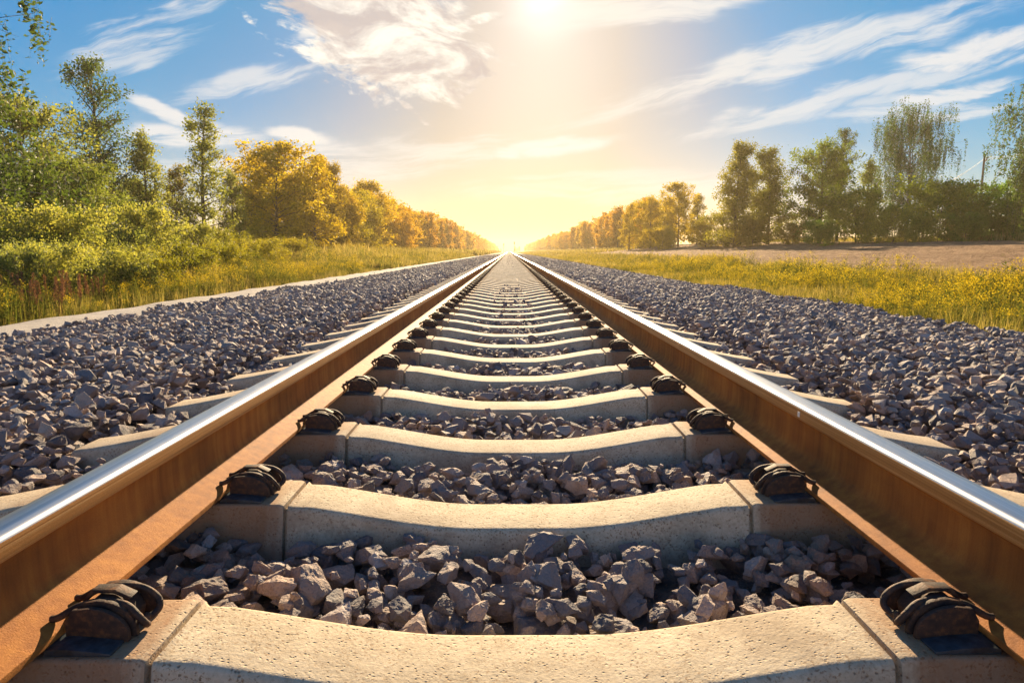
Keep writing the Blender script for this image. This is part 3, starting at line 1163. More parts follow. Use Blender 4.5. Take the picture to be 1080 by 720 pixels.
for i in range(4):
    proto("shrub%d" % i, seed=40 + i, H=2.2, clear=0.02, prof=round_prof(1.35, 0.75), limbs=34, leaves=9000, leaf=0.082, rise=0.8, droop=0.25,
          mats=(M_BARK, M_LEAF), stems=4, spread=0.12, trunk_r=0.022, gap=0.05)
for i in range(3):
    proto("hedge%d" % i, seed=50 + i, H=4.2, clear=0.02, prof=round_prof(2.2, 0.8), limbs=36, leaves=9500, leaf=0.15, rise=0.7,
          mats=(M_BARK, M_LEAF), stems=3, spread=0.2, trunk_r=0.04, gap=0.05)


def plant(kind, name, loc, s, rz, tone, label, cat, group=None, sz=None, sxy=None):
    tr, cr, H = PROTO[kind]
    t = empty(name, loc, rz)
    t.scale = (s * (sxy or 1), s * (sxy or 1), s * (sz or 1))
    a = link("trunk" if "tree" in name else "stems", tr, t)
    b = link("crown" if "tree" in name else "foliage", cr, t)
    b.color = (*tone, 1)
    tag(t, label, cat, group)
    return t


def put_tree(kind, px, ytop, Yd, tone, label, name="broadleaf_tree", cat="tree", group=None, rz=0.0, sxy=1.0, sink=0.15):
    X = along(px, Yd)
    zb = float(land(X, Yd)) - sink
    s = (tall(ytop, Yd) - zb) / PROTO[kind][2]
    return plant(kind, name, (X, Yd, zb), s, rz, tone, label, cat, group, sxy=sxy)


GRN = (1.08, 1.17, 1.5)
LIME = (1.5, 1.42, 1.9)
DRK = (0.85, 1.05, 0.9)
GLOW_GOLD = (2.8, 1.80, 0.50)  # warm veil glow put into the leaf colour
GLOW_AMBER = (3.5, 1.70, 0.38)  # the same glow, painted deeper orange for farther trees
OLV = (1.6, 1.15, 0.7)

# left side, near
put_tree("bushy1", 30, 104, 25, LIME, "tall light green bushy tree rising at the picture's left edge", rz=0.4)
put_tree("bushy2", 92, 172, 21.5, GRN, "low spreading green tree leaning out below the tall dark birch", rz=1.9)
put_tree("bushy2", 8, 170, 20, DRK, "dense dark green tree below the light bushy tree at left edge", rz=3.3)
put_tree("birch1", 112, 68, 31, DRK, "tall dark sparse birch standing above the left bushes", name="birch_tree", rz=0.7)
put_tree("slim1", 158, 146, 33, LIME, "slim light green tree between the dark birch and the pointed tree", rz=2.0)
put_tree("cone1", 216, 112, 32, LIME, "pointed airy light green tree with a thin dark trunk", rz=0.2)
put_tree("slim1", 187, 178, 36, OLV, "small pale tree just left of the pointed airy tree", rz=4.0)
put_tree("slim1", 246, 186, 37, LIME, "small pale green tree just right of the pointed airy tree", rz=5.0)
put_tree("bushy2", 140, 190, 36, GRN, "rounded green tree filling the gap behind the slim tree", rz=5.5)
put_tree("bushy1", 62, 150, 33, GRN, "green tree behind the low spreading tree", rz=2.6)
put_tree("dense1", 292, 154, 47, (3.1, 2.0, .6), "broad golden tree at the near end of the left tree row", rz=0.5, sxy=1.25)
put_tree("dense3", 332, 170, 50, GLOW_GOLD, "golden tree with pointed top, second in the left tree row", rz=2.5, sxy=1.1)
put_tree("dense2", 268, 196, 49, OLV, "low olive tree at the foot of the broad golden tree", rz=3.1)
# a tree outside the frame whose branch hangs into the top corner
t = put_tree("weep2", -124, -24, 15.0, DRK, "dark branch of a nearby tree hanging into the top left corner", name="overhanging_tree", rz=2.2, sxy=1.25)

LROW = "trees of the long row left of the track"
RROW = "trees of the long row right of the track"
tr = np.random.default_rng(77)
def merge(lst):
    Vs, Fs, n = [], [], 0
    for V, F in lst:
        Vs.append(V)
        Fs.append(F + n)
        n += len(V)
    return np.vstack(Vs), np.vstack(Fs)


def row(side, xbase, ystart, yend, step0, hmean, group, label, kinds):
    y, i, limit, mass = ystart, 0, 140, []
    while y < yend:
        for lane in (0, 1):
            if lane and tr.uniform() < 0.35:
                continue
            X = side * (xbase + lane * 4.0 + tr.uniform(-1.2, 1.2))
            yy = y + tr.uniform(-1, 1) + lane * 1.7
            far = yy > 95
            kind = kinds[i % len(kinds)] if not far else "far%d" % (i % 5)
            H = hmean * tr.uniform(0.76, 1.10) + lane * 0.6
            zb = float(land(X, yy)) - 0.15
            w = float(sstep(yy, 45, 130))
            base = np.array(GLOW_GOLD) * (1 - w) + np.array(GLOW_AMBER) * w  # glow towards the horizon painted in, growing with distance
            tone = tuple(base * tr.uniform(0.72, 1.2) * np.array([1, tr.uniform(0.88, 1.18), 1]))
            if i >= limit:                                   # past counting: one mass per side
                crown_mesh = PROTO[kind][1]
                co = np.empty(len(crown_mesh.vertices) * 3)
                crown_mesh.vertices.foreach_get("co", co)
                li = np.empty(len(crown_mesh.loops), dtype=np.int32)
                crown_mesh.loops.foreach_get("vertex_index", li)
                tn = np.empty(len(crown_mesh.vertices))
                crown_mesh.attributes["tint"].data.foreach_get("value", tn)
                sc_ = H / PROTO[kind][2]
                mass.append((co.reshape(-1, 3) * sc_ + np.array([X, yy, zb]), li.reshape(-1, 3), tn))
                i += 1
                continue
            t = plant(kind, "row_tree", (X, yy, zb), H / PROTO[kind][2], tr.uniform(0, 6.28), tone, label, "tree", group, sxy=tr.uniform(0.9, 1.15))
            i += 1
        y += step0 * (1 + (y - ystart) / 260.0)
    if mass:
        V, F = merge([(a, b) for a, b, c in mass])
        o = link("distant_treeline", mesh_from("distant_treeline", V, F, [M_LEAF], False, None, {"tint": np.concatenate([c for a, b, c in mass])}))
        o.color = (*GLOW_AMBER, 1)
        tag(o, "hazy far end of the tree row %s of the track" % ("left" if side < 0 else "right"), "treeline", None, "stuff")


row(-1, 16.5, 53, 760, 2.5, 7.9, LROW, "golden roadside tree in the receding row left of the rails", ["dense1", "dense3", "dense2", "alder1"])
row(1, 23.0, 104, 900, 3.4, 7.6, RROW, "golden tree in the receding row right of the rails", ["dense1", "dense3", "dense2"])

# closing of the row at the far end
for i in range(14):
    X = tr.uniform(-30, -6.5) if i % 2 else tr.uniform(5.5, 26)
    yy = tr.uniform(600, 860)
    kind = "far%d" % (i % 5)
    plant(kind, "distant_tree", (X, yy, float(land(X, yy)) - .2), tr.uniform(0.4, 0.75), tr.uniform(0, 6), tuple(np.array(GLOW_AMBER) * tr.uniform(.8, 1.1)),
          "hazy distant tree where the rows meet the horizon", "tree", "hazy trees at the end of the track")

# right side
put_tree("dense2", 686, 208, 92, GLOW_GOLD, "rounded golden tree at the near end of the right row", rz=1.0)
put_tree("dense3", 664, 216, 97, GLOW_GOLD, "pointed golden tree just beside the rounded one in right row", rz=2.0)
put_tree("dense1", 716, 194, 84, GLOW_GOLD, "golden tree standing alone before the tree pair", rz=3.0)
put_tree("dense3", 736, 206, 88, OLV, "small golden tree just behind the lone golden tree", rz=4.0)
put_tree("alder1", 776, 152, 62, (1.45, 1.2, .6), "taller tree of the olive brown pair above the field", rz=0.3, sxy=1.15)
put_tree("alder1", 811, 158, 63, (1.25, 1.15, .6), "slightly lower tree of the olive brown pair above the field", rz=2.8, sxy=1.25)
put_tree("dense2", 865, 150, 55, (0.95, 1.15, .85), "dense dark green tree with a compact round crown", rz=0.9, sxy=0.95)
put_tree("birch1", 884, 138, 58, DRK, "sparse birch rising behind the compact dark tree", name="birch_tree", rz=2.9, sxy=0.9)
put_tree("slim1", 914, 172, 60, GRN, "thin pale green tree between dark tree and weeping birch", rz=1.2, sxy=1.1)
put_tree("weep1", 958, 110, 53, (0.9, 1.2, 0.95), "big weeping birch with hanging strands and pale trunks", name="birch_tree", rz=0.8, sxy=0.84)
put_tree("weep2", 1104, 98, 36, (0.9, 1.2, 0.95), "weeping birch at the right edge with branches hanging inward", name="birch_tree", rz=1.4, sxy=0.8)

HG = "shrubs along the far edge of the ploughed field"
for px, yt, Yd, tone, kind, lab in [
    (745, 233, 70, GLOW_GOLD, "hedge0", "small golden shrub left of the olive brown tree pair"),
    (700, 240, 80, GLOW_GOLD, "hedge2", "small golden shrub in the gap below the lone golden tree"),
    (838, 236, 58, OLV, "hedge1", "low olive shrub between the tree pair and compact dark tree"),
    (905, 202, 50, (1.45, 1.6, 1.1), "hedge2", "rounded green shrub just right of the compact dark tree"),
    (944, 218, 46, (2.0, 1.9, 1.2), "hedge0", "light green shrub below the weeping birch"),
    (993, 194, 46, (1.45, 1.6, 1.1), "hedge1", "tall green shrub right of the weeping birch trunks"),
    (1030, 196, 48, (0.95, 1.5, 1.1), "hedge2", "dark green shrub below the utility pole"),
    (1062, 206, 44, (0.95, 1.5, 1.1), "hedge0", "dark shrub right of the utility pole"),
    (1098, 190, 42, (0.95, 1.5, 1.1), "hedge1", "dark shrub at the right edge under the weeping birch"),
    (975, 228, 43, (1.45, 1.6, 1.1), "hedge2", "low green shrub in front of the tall shrub by the birch"),
    (1020, 226, 42, (0.95, 1.5, 1.1), "hedge0", "low dark shrub on the field edge in front of the pole shrub"),
    (868, 234, 48, (0.95, 1.5, 1.1), "hedge1", "low dark shrub at the foot of the compact dark tree"),
    (795, 232, 60, OLV, "hedge2", "low olive shrub at the foot of the tree pair"),
    (768, 240, 66, OLV, "hedge1", "tiny olive shrub at the left foot of the tree pair"),
]:
    put_tree(kind, px, yt, Yd, tone, lab, name="field_shrub", cat="shrub", group=HG, rz=px * 0.7, sxy=1.15)

SG = "leafy shrubs between the path and the left trees"
for px, yt, Yd, tone, kind, lab in [
    (10, 250, 13.0, (1.1, 1.1, 1.0), "shrub0", "leafy shrub at the left edge beside the reddish stalks"),
    (56, 226, 14.0, (2.1, 1.85, 2.6), "shrub1", "light green shrub behind the reddish stalks"),
    (105, 258, 15.0, (1.5, 1.45, 2.3), "shrub2", "mid green shrub right of the reddish stalks"),
    (150, 224, 18.0, (2.1, 1.85, 2.6), "shrub3", "light green shrub below the slim light tree"),
    (30, 262, 11.5, (1.5, 1.45, 2.3), "shrub2", "low shrub nearest the path at the left edge"),
    (85, 266, 12.5, (1.5, 1.3, .8), "shrub1", "low yellowish shrub nearest the path by the stalks"),
    (200, 242, 22.0, (2.1, 1.85, 2.6), "shrub0", "light shrub below the pointed airy tree"),
    (178, 266, 15.5, (1.7, 1.4, .7), "shrub3", "low yellow green shrub in the grass left of path"),
    (246, 250, 27.0, (1.6, 1.35, .8), "shrub2", "yellow green shrub in front of the broad golden tree"),
    (128, 248, 16.5, (1.5, 1.45, 2.3), "shrub0", "rounded shrub wedged between two light green shrubs"),
    (-30, 240, 13.5, (1.5, 1.45, 2.3), "shrub3", "shrub mostly outside the left edge of the picture"),
    (222, 246, 25.0, (1.5, 1.3, .8), "shrub1", "small pale shrub between the pointed tree and the golden tree"),
    (0, 270, 9.4, (1.5, 1.45, 2.3), "shrub1", "leafy low shrub cut by the left edge behind the reddish stalks"),
    (44, 264, 9.9, (2.1, 1.85, 2.6), "shrub3", "low lime green shrub right behind the middle of the reddish stalks"),
    (84, 284, 10.6, (1.5, 1.45, 2.3), "shrub0", "low green shrub behind the last reddish stalks"),
    (124, 268, 11.6, (2.1, 1.85, 2.6), "shrub2", "low lime shrub in the second gap right of the reddish stalks"),
    (158, 276, 12.0, (1.6, 1.35, .7), "shrub1", "small yellow green shrub facing the path right of the stalks"),
    (196, 262, 15.0, (1.5, 1.3, .8), "shrub2", "low yellow green shrub in line with the pointed airy tree"),
    (236, 260, 18.5, (1.7, 1.4, .8), "shrub0", "low pale shrub in the meadow before the golden tree"),
    (274, 256, 25.0, (1.8, 1.4, .7), "shrub3", "small golden green shrub in the meadow below the broad golden tree"),
    (310, 254, 33.0, (1.9, 1.4, .7), "shrub1", "small golden shrub at the foot of the left tree row"),
]:
    put_tree(kind, px, yt, Yd, tone, lab, name="leafy_shrub", cat="shrub", group=SG, rz=px * 1.3, sxy=(0.85, 1.2, 1.0)[px % 3], sink=0.1)


# ------------------------------------------------------------------ grass, weeds and flowers
def blade(r, h, w, lean, az):
    d = np.array([math.cos(az), math.sin(az), 0])
    s = np.array([-d[1], d[0], 0]) * w
    p0 = d * r.uniform(0, 0.05)
    p1 = p0 + d * lean * 0.35 + np.array([0, 0, h * 0.55])
    p2 = p0 + d * lean + np.array([0, 0, h])
    return np.array([p0 - s, p0 + s, p1 + s * 0.8, p1 - s * 0.8, p2]), np.array([[0, 1, 2], [0, 2, 3], [3, 2, 4]])


def tuft(seed, n, h, w):
    r = np.random.default_rng(seed)
    g = Geo()
    for _ in range(n):
        hh = h * r.uniform(0.45, 1.1)
        V, F = blade(r, hh, w * r.uniform(0.6, 1.3), hh * r.uniform(0.05, 0.5), r.uniform(0, 6.28))
        V = V + np.array([r.normal(0, 0.07), r.normal(0, 0.07), 0])
        g.add(V, F)
    return g.arrays()


def weed(seed, h):
    """branching stem with lance leaves; second mesh holds its flower sprays"""
    r = np.random.default_rng(seed)
    g, fl = Geo(), Geo()
    for s in range(r.integers(2, 5)):
        hh = h * r.uniform(0.6, 1.05)
        az = r.uniform(0, 6.28)
        le = r.uniform(0.02, 0.22) * hh
        d = np.array([math.cos(az), math.sin(az), 0])
        o = np.array([r.normal(0, 0.06), r.normal(0, 0.06), 0])
        V, F = blade(r, hh, 0.005, le, az)
        g.add(V + o, F)
        for k in range(16):
            t = r.uniform(0.15, 0.97)
            p = o + d * le * t * t + np.array([0, 0, hh * t])
            a2 = r.uniform(0, 6.28)
            dv = np.array([math.cos(a2), math.sin(a2), r.uniform(-0.2, 0.8)])
            L = 0.13 * hh * r.uniform(0.6, 1.3) * (1.15 - 0.6 * t) + 0.02
            sd = np.array([-dv[1], dv[0], 0.2]) * L * 0.13
            g.add([p, p + dv * L * 0.5 + sd, p + dv * L, p + dv * L * 0.5 - sd], [[0, 1, 2], [0, 2, 3]])
        for k in range(34):
            t = 1 - abs(r.normal(0, 0.10))
            p = o + d * le * t * t + np.array([0, 0, hh * t]) + np.append(r.normal(0, 0.045 * (1.4 - t) * 2.2, 2), r.normal(0, 0.02))
            q = r.normal(0, 0.0085, (3, 3))
            fl.add(p + q, [[0, 1, 2]])
    return g.arrays(), fl.arrays()


GT = [tuft(100 + i, 15, 0.62, 0.0065) for i in range(6)]
GF = [tuft(120 + i, 10, 0.75, 0.022) for i in range(4)]
GX = [tuft(130 + i, 7, 0.85, 0.07) for i in range(4)]
WD = [weed(140 + i, 0.72) for i in range(10)]
gr = np.random.default_rng(99)


def where(n, x0, x1, y0, y1, power=1.0):
    x = gr.uniform(x0, x1, n)
    y = y0 + (y1 - y0) * gr.uniform(0, 1, n) ** power
    return x, y


def lay(variants, x, y, s, lean=0.08):
    T = np.stack([x, y, land(x, y) - 0.02], 1)
    return scatter(variants, gr.integers(0, len(variants), len(x)), rot_batch(len(x), gr, lean), s, T)


def clump(x, y, f=0.35, ph=0.0):
    return 0.5 + 0.25 * np.sin(x * f * 2.3 + y * f + ph) + 0.25 * np.sin(x * f * 1.1 - y * f * 1.9 + 1.7 + ph)


bits = []
# right verge
x, y = where(16500, 4.42, 9.2, 0.8, 34, 1.3)
bits.append(lay(GT, x, y, (0.34 + 0.34 * clump(x, y, 0.8)) * gr.uniform(0.6, 1.15, len(x)) * np.clip(0.6 + (x - 4.4) * 0.4, 0.5, 1.0)))
x, y = where(9000, 4.5, 10.2, 30, 110, 1.3)
bits.append(lay(GF, x, y, (0.28 + 0.3 * clump(x, y, 0.5)) * gr.uniform(0.6, 1.2, len(x))))
x, y = where(5000, 4.6, 21, 100, 420, 1.2)
bits.append(lay(GX, x, y, gr.uniform(0.35, 0.7, len(x))))
# left verge
x, y = where(17000, -17, -5.4, 1.5, 34, 1.2)
bits.append(lay(GT, x, y, (0.42 + 0.45 * clump(x, y, 0.6, 2.0)) * gr.uniform(0.6, 1.2, len(x)) * np.clip(0.5 + (-x - 5.1) * 0.3, 0.5, 1.15)))
x, y = where(14000, -17, -5.4, 30, 120, 1.3)
bits.append(lay(GF, x, y, (0.45 + 0.5 * clump(x, y, 0.3, 1.0)) * gr.uniform(0.7, 1.4, len(x)) * np.clip(0.6 + (-x - 5.1) * 0.16, 0.5, 1.6)))
x, y = where(7000, -16, -5.2, 110, 430, 1.2)
bits.append(lay(GX, x, y, gr.uniform(0.7, 1.6, len(x))))
# thin far margin of the field and ground under the trees
x, y = where(5000, 30, 48, 20, 110)
bits.append(lay(GF, x, y, gr.uniform(0.5, 1.1, len(x))))
V, F = merge(bits)
o = link("wild_grass", mesh_from("wild_grass", V, F, [M_GRASS]))
tag(o, "sunlit tall yellow green grass on both verges of the track", "grass", None, "stuff")
print("grass tris", len(F))

wb, fb = [], []
def weeds(n, x0, x1, y0, y1, smin, smax, flower, power=1.3, near=0.5):
    x, y = where(n, x0, x1, y0, y1, power)
    s = gr.uniform(smin, smax, n) * (0.6 + 0.7 * clump(x, y, 0.7, 0.6)) * np.clip(near + (np.minimum(np.abs(x) - 4.4, 2)) * 0.4, near, 1.1)
    T = np.stack([x, y, land(x, y) - 0.02], 1)
    Rm = rot_batch(n, gr, 0.1)
    w = gr.integers(0, len(WD), n)
    wb.append(scatter([a for a, b in WD], w, Rm, s, T))
    sel = gr.uniform(0, 1, n) < flower * (0.25 + 1.6 * clump(x, y, 0.9, 3.0) ** 2)
    fb.append(scatter([b for a, b in WD], w[sel], Rm[sel], s[sel], T[sel]))
weeds(6000, 4.5, 9.0, 3.4, 30, 0.46, 0.84, 0.55)
weeds(420, 6.0, 8.6, 5.0, 26, 0.6, 0.95, 0.35)
weeds(1800, 4.6, 10.0, 28, 80, 0.45, 0.8, 0.4)
weeds(4200, -9.5, -5.5, 3.8, 26, 0.45, 0.85, 0.42)
weeds(2400, -16, -8, 6, 34, 0.6, 1.2, 0.2, 1.0)
weeds(1500, -14, -5.4, 26, 90, 0.6, 1.2, 0.35)
V, F = merge(wb)
o = link("weed_undergrowth", mesh_from("weed_undergrowth", V, F, [M_WEED]))
tag(o, "leafy green weeds mixed into the verge grass", "weeds", None, "stuff")
V, F = merge(fb)
o = link("wildflower_blossoms", mesh_from("wildflower_blossoms", V, F, [M_FLOWER]))
tag(o, "yellow wildflower sprays dotting the grass verges", "wildflowers", None, "stuff")
print("weed tris", len(F))


# reddish dry stalks near the left edge
def stalk(seed):
    r = np.random.default_rng(seed)
    g, hd = Geo(), Geo()
    h = r.uniform(0.75, 1.15)
    le = r.normal(0, 0.08, 2)
    P = np.array([(0, 0, 0), (le[0] * .4, le[1] * .4, h * .5), (le[0], le[1], h)])
    g.tube(P, [0.006, 0.005, 0.003], 4, False)
    for k in range(120):
        t = r.uniform(0.5, 1.03)
        p = P[0] + (P[2] - P[0]) * t + np.append(r.normal(0, 0.022 * (1.6 - t), 2), 0)
        hd.add(p + r.normal(0, 0.013, (4, 3)), [[0, 1, 2, 3]])
    (V1, Q1), (V2, Q2) = g.arrays(), hd.arrays()
    return mesh_from("stem", V1, Q1, [M_DRY]), mesh_from("seed_head", V2, Q2, [M_DRY])


ST = [stalk(300 + i) for i in range(5)]
for i, (px, Yd, s) in enumerate([(10, 8.6, 0.56), (26, 8.2, 0.50), (40, 8.9, 0.58), (56, 8.5, 0.5), (68, 9.0, 0.58), (84, 9.4, 0.55), (18, 9.2, 0.6), (98, 10.0, 0.5)]):
    X = along(px, Yd)
    t = empty("dock_plant", (X, Yd, float(land(X, Yd))), i * 1.1, s)
    for j in range(5):
        q = (gr.normal(0, 0.14), gr.normal(0, 0.14), 0)
        st_ = link("stem", ST[j][0], t, q)
        link("seed_head", ST[j][1], st_)
    tag(t, "clump of reddish brown dry seed stalks in front of the left shrubs", "plant", "reddish dry stalks beside the path")

# ------------------------------------------------------------------ poles, wires, signals
def utility_pole(X, Y, h, label):
    zb = float(land(X, Y)) - 0.3
    t = empty("utility_pole", (X, Y, zb), R(62))
    g = Geo()
    g.tube([(0, 0, 0), (0, 0, h * 0.5), (0, 0, h)], [0.15, 0.13, 0.10], 10)
    link("post", poly_mesh("post", *g.arrays(), [M_POLE], True, R(50)), t)
    bm = prism([(-1.0, h - 0.75), (1.0, h - 0.75), (1.0, h - 0.62), (-1.0, h - 0.62)], -0.17, -0.05, bevel=0.01)
    link("crossarm", bm_done("crossarm", bm, [M_POLE]), t)
    for sx in (-0.85, 0.85):
        g = Geo()
        g.tube([(sx, -0.11, h - 0.63), (sx, -0.11, h - 0.56), (sx, -0.11, h - 0.5), (sx, -0.11, h - 0.42), (sx, -0.11, h - 0.36)], [0.03, 0.06, 0.04, 0.06, 0.02], 8)
        link("insulator", poly_mesh("insulator", *g.arrays(), [M_CER], True, R(50)), t)
    tag(t, label, "utility pole", "wooden poles behind the field")
    return t, zb


P1 = (along(1033, 76), 76.0)
P2 = (along(958, 122), 122.0)
P3 = (along(1165, 47), 47.0)
hp = tall(163, 76) - float(land(*P1)) + 0.3
_, z1 = utility_pole(*P1, hp, "dark wooden utility pole with crossarm above the right shrubs")
_, z2 = utility_pole(*P2, hp, "wooden utility pole hidden behind the weeping birch")
_, z3 = utility_pole(*P3, hp, "wooden utility pole outside the right edge of the picture")
cr, sr = math.cos(R(62)), math.sin(R(62))
for k, sx in enumerate((-0.85, 0.85)):
    g = Geo()
    pts = []
    for (a, za), (b, zb_) in (((P3, z3), (P1, z1)), ((P1, z1), (P2, z2))):
        for t in np.linspace(0, 1, 14):
            x = a[0] + (b[0] - a[0]) * t + sx * cr + 0.11 * sr
            y = a[1] + (b[1] - a[1]) * t + sx * sr - 0.11 * cr
            z = za + (zb_ - za) * t + hp - 0.355 - 1.1 * 4 * t * (1 - t)
            if t == 0 and len(pts):
                continue
            pts.append((x, y, z))
    g.tube(pts, 0.016, 5)
    o = link("overhead_wire", poly_mesh("overhead_wire", *g.arrays(), [M_WIRE], True))
    tag(o, ("thin dark overhead wire on the nearer end of the pole's crossarm" if k == 0 else "thin dark overhead wire on the farther end of the pole's crossarm"), "wire", "wires on the wooden poles")


def signal_mast(X, Y, h, label):
    t = empty("signal_mast", (X, Y, -0.3))
    g = Geo()
    g.tube([(0, 0, 0), (0, 0, h * .5), (0, 0, h)], [0.16, 0.14, 0.12], 8)
    link("post", poly_mesh("post", *g.arrays(), [M_MAST], True, R(50)), t)
    bm = prism([(-0.28, h - 1.6), (0.28, h - 1.6), (0.34, h - 1.2), (0.34, h - 0.3), (0.0, h + 0.05), (-0.34, h - 0.3), (-0.34, h - 1.2)], -0.30, -0.14, bevel=0.02)
    link("signal_head", bm_done("signal_head", bm, [M_WIRE]), t)
    bm = prism([(-0.4, h - 2.4), (0.4, h - 2.4), (0.4, h - 2.3), (-0.4, h - 2.3)], -0.4, 0.4, bevel=0.01)
    link("service_platform", bm_done("service_platform", bm, [M_MAST]), t)
    tag(t, label, "signal mast", "masts at the end of the track")


signal_mast(3.3, 420, 7.0, "thin pale signal mast right of where the rails vanish")
signal_mast(-3.9, 460, 6.5, "tiny faint signal mast left of where the rails vanish")

# ------------------------------------------------------------------ haze
HZ = True
if HZ:
    bm = bmesh.new()
    bmesh.ops.create_cube(bm, size=1.0)
    for v in bm.verts:
        v.co.x *= 1940
        v.co.y = v.co.y * 1040 + 450
        v.co.z = -1.6 if v.co.z < 0 else 16.5
    me = bpy.data.meshes.new("haze")
    bm.to_mesh(me)
    bm.free()
    m, N, out = new_mat("haze_air")
    pv = N.n("ShaderNodeVolumePrincipled")
    pv.inputs["Color"].default_value = (1.0, 0.82, 0.52, 1)
    pv.inputs["Density"].default_value = 0.00055
    pv.inputs["Anisotropy"].default_value = 0.42
    N.t.links.new(pv.outputs[0], out.inputs["Volume"])
    me.materials.append(m)
    hz = link("haze", me)
    hz["kind"] = "stuff"
    hz["label"] = "warm sunlit haze in the air along the track"

# ------------------------------------------------------------------ sky
world = bpy.data.worlds.new("World")
sc.world = world
world.use_nodes = True
wt = world.node_tree
wt.nodes.clear()
N = NT(wt)
wout = N.n("ShaderNodeOutputWorld")
bg = N.n("ShaderNodeBackground")
wt.links.new(bg.outputs[0], wout.inputs[0])
sky = N.n("ShaderNodeTexSky", sky_type="NISHITA")
sky.sun_disc = False
sky.sun_elevation = SUN_EL
sky.sun_rotation = SUN_AZ
sky.altitude = 100
sky.air_density = 1.0
sky.dust_density = 0.6
sky.ozone_density = 2.2
d = N.n("ShaderNodeTexCoord").outputs["Generated"]
dx, dy, dz = N.xyz(d)[0:3]
dyc = N.m("MAXIMUM", dy, 0.05)
u = N.m("DIVIDE", dx, dyc)
w = N.m("DIVIDE", dz, dyc)
front = N.step(dy, 0.1, 0.35)
# aureole round the sun, part of the sky's light
cosang = N.v("DOT_PRODUCT", d, tuple(SUN))
ang_ = N.m("ARCCOSINE", N.m("MINIMUM", cosang, 1.0))
def gauss(x, s):
    return N.m("POWER", 2.71828, N.m("MULTIPLY", N.m("POWER", N.m("DIVIDE", x, s), 2.0), -1.0))
def scale(c, f):
    nd = N.n("ShaderNodeVectorMath", operation="SCALE")
    N.put(nd.inputs[0], c)
    N.put(nd.inputs["Scale"], f)
    return nd.outputs[0]
below = N.m("LESS_THAN", w, 0.353)
dw = N.m("MULTIPLY", N.m("SUBTRACT", w, 0.353), N.m("SUBTRACT", 1.0, N.m("MULTIPLY", below, 0.72)))
wide = N.m("ADD", 1.0, N.m("MULTIPLY", N.m("MULTIPLY", N.m("SUBTRACT", 0.353, w), below), 2.6))
off = N.v("LENGTH", N.vec(N.m("DIVIDE", N.m("SUBTRACT", u, N.m("MULTIPLY", w, 0.147)), wide), dw, 0.0))
tint = N.ramp(off, [(0.0, (0.345, 0.30, 0.265)), (0.10, (0.335, 0.295, 0.26)), (0.19, (0.300, 0.322, 0.365)), (0.31, (0.17, 0.36, 0.52)), (0.46, (0.115, 0.42, 0.60)), (0.72, (0.06, 0.46, 0.70))])
tint = N.mix(N.m("MULTIPLY", gauss(w, 0.085), N.step(off, 0.30, 0.10)), tint, (0.175, 0.150, 0.130))
tint = N.mix(N.step(ang_, R(50), R(90)), tint, (0.85, 1.08, 1.38))  # sky away from the sun brightened bluish, added fill for shaded faces
lowband = N.m("MULTIPLY", gauss(w, 0.155), N.step(ang_, R(10), R(30)))
tint = N.mix(N.m("MULTIPLY", lowband, 0.75), tint, (0.58, 0.50, 0.49))
skyc = N.v("MULTIPLY", sky.outputs[0], tint)
a1 = gauss(ang_, R(2.4))
a2 = gauss(ang_, R(8.5))
a3 = gauss(ang_, R(23.0))
skyc = N.v("ADD", skyc, scale((2.5, 2.6, 2.7), a1))
skyc = N.v("ADD", skyc, scale((0.8, 1.0, 1.0), a2))

# clouds, laid out by compass bearing and elevation
uv = N.vec(u, w, 0.0)
def rotd(cu, cw, deg):
    c, s = math.cos(R(deg)), math.sin(R(deg))
    a = N.m("SUBTRACT", u, cu)
    b = N.m("SUBTRACT", w, cw)
    p = N.m("ADD", N.m("MULTIPLY", a, c), N.m("MULTIPLY", b, s))
    q = N.m("SUBTRACT", N.m("MULTIPLY", b, c), N.m("MULTIPLY", a, s))
    return p, q
def blob(cu, cw, deg, ru, rw, sharp=1.0):
    p, q = rotd(cu, cw, deg)
    r_ = N.v("LENGTH", N.vec(N.m("DIVIDE", p, ru), N.m("DIVIDE", q, rw), 0.0))
    return N.step(r_, 1.0, 0.15), p, q
def add(a, b):
    return N.m("ADD", a, b)
masks = []
wrp = N.noise(uv, 5.0, 4, 0.55)
# heaped cloud, upper left of the sun
b1, p, q = blob(-0.185, 0.315, -14, 0.27, 0.155)
fray = N.noise(N.vec(N.m("MULTIPLY", p, 11.0), N.m("MULTIPLY", q, 22.0), 0.3), 1.0, 9, 0.66, 0.8)
fray2 = N.noise(N.vec(N.m("MULTIPLY", p, 34.0), N.m("MULTIPLY", q, 60.0), 1.3), 1.0, 6, 0.6, 0.5)
b1b, p2, q2 = blob(-0.150, 0.212, -42, 0.085, 0.013)
b1c, p3, q3 = blob(-0.365, 0.325, -48, 0.075, 0.020)
b1d, p4, q4 = blob(-0.045, 0.333, 10, 0.070, 0.016)
b1e, p5, q5 = blob(-0.07, 0.268, -10, 0.085, 0.026)
bs = N.m("MAXIMUM", N.m("MAXIMUM", N.m("MULTIPLY", b1b, 0.62), N.m("MULTIPLY", b1c, 0.42)), N.m("MAXIMUM", N.m("MULTIPLY", b1d, 0.85), b1e))
bs = N.m("MAXIMUM", bs, b1)
c1 = N.step(add(add(N.m("MULTIPLY", fray, 0.72), N.m("MULTIPLY", fray2, 0.42)), N.m("MULTIPLY", bs, 0.52)), 0.79, 0.97)
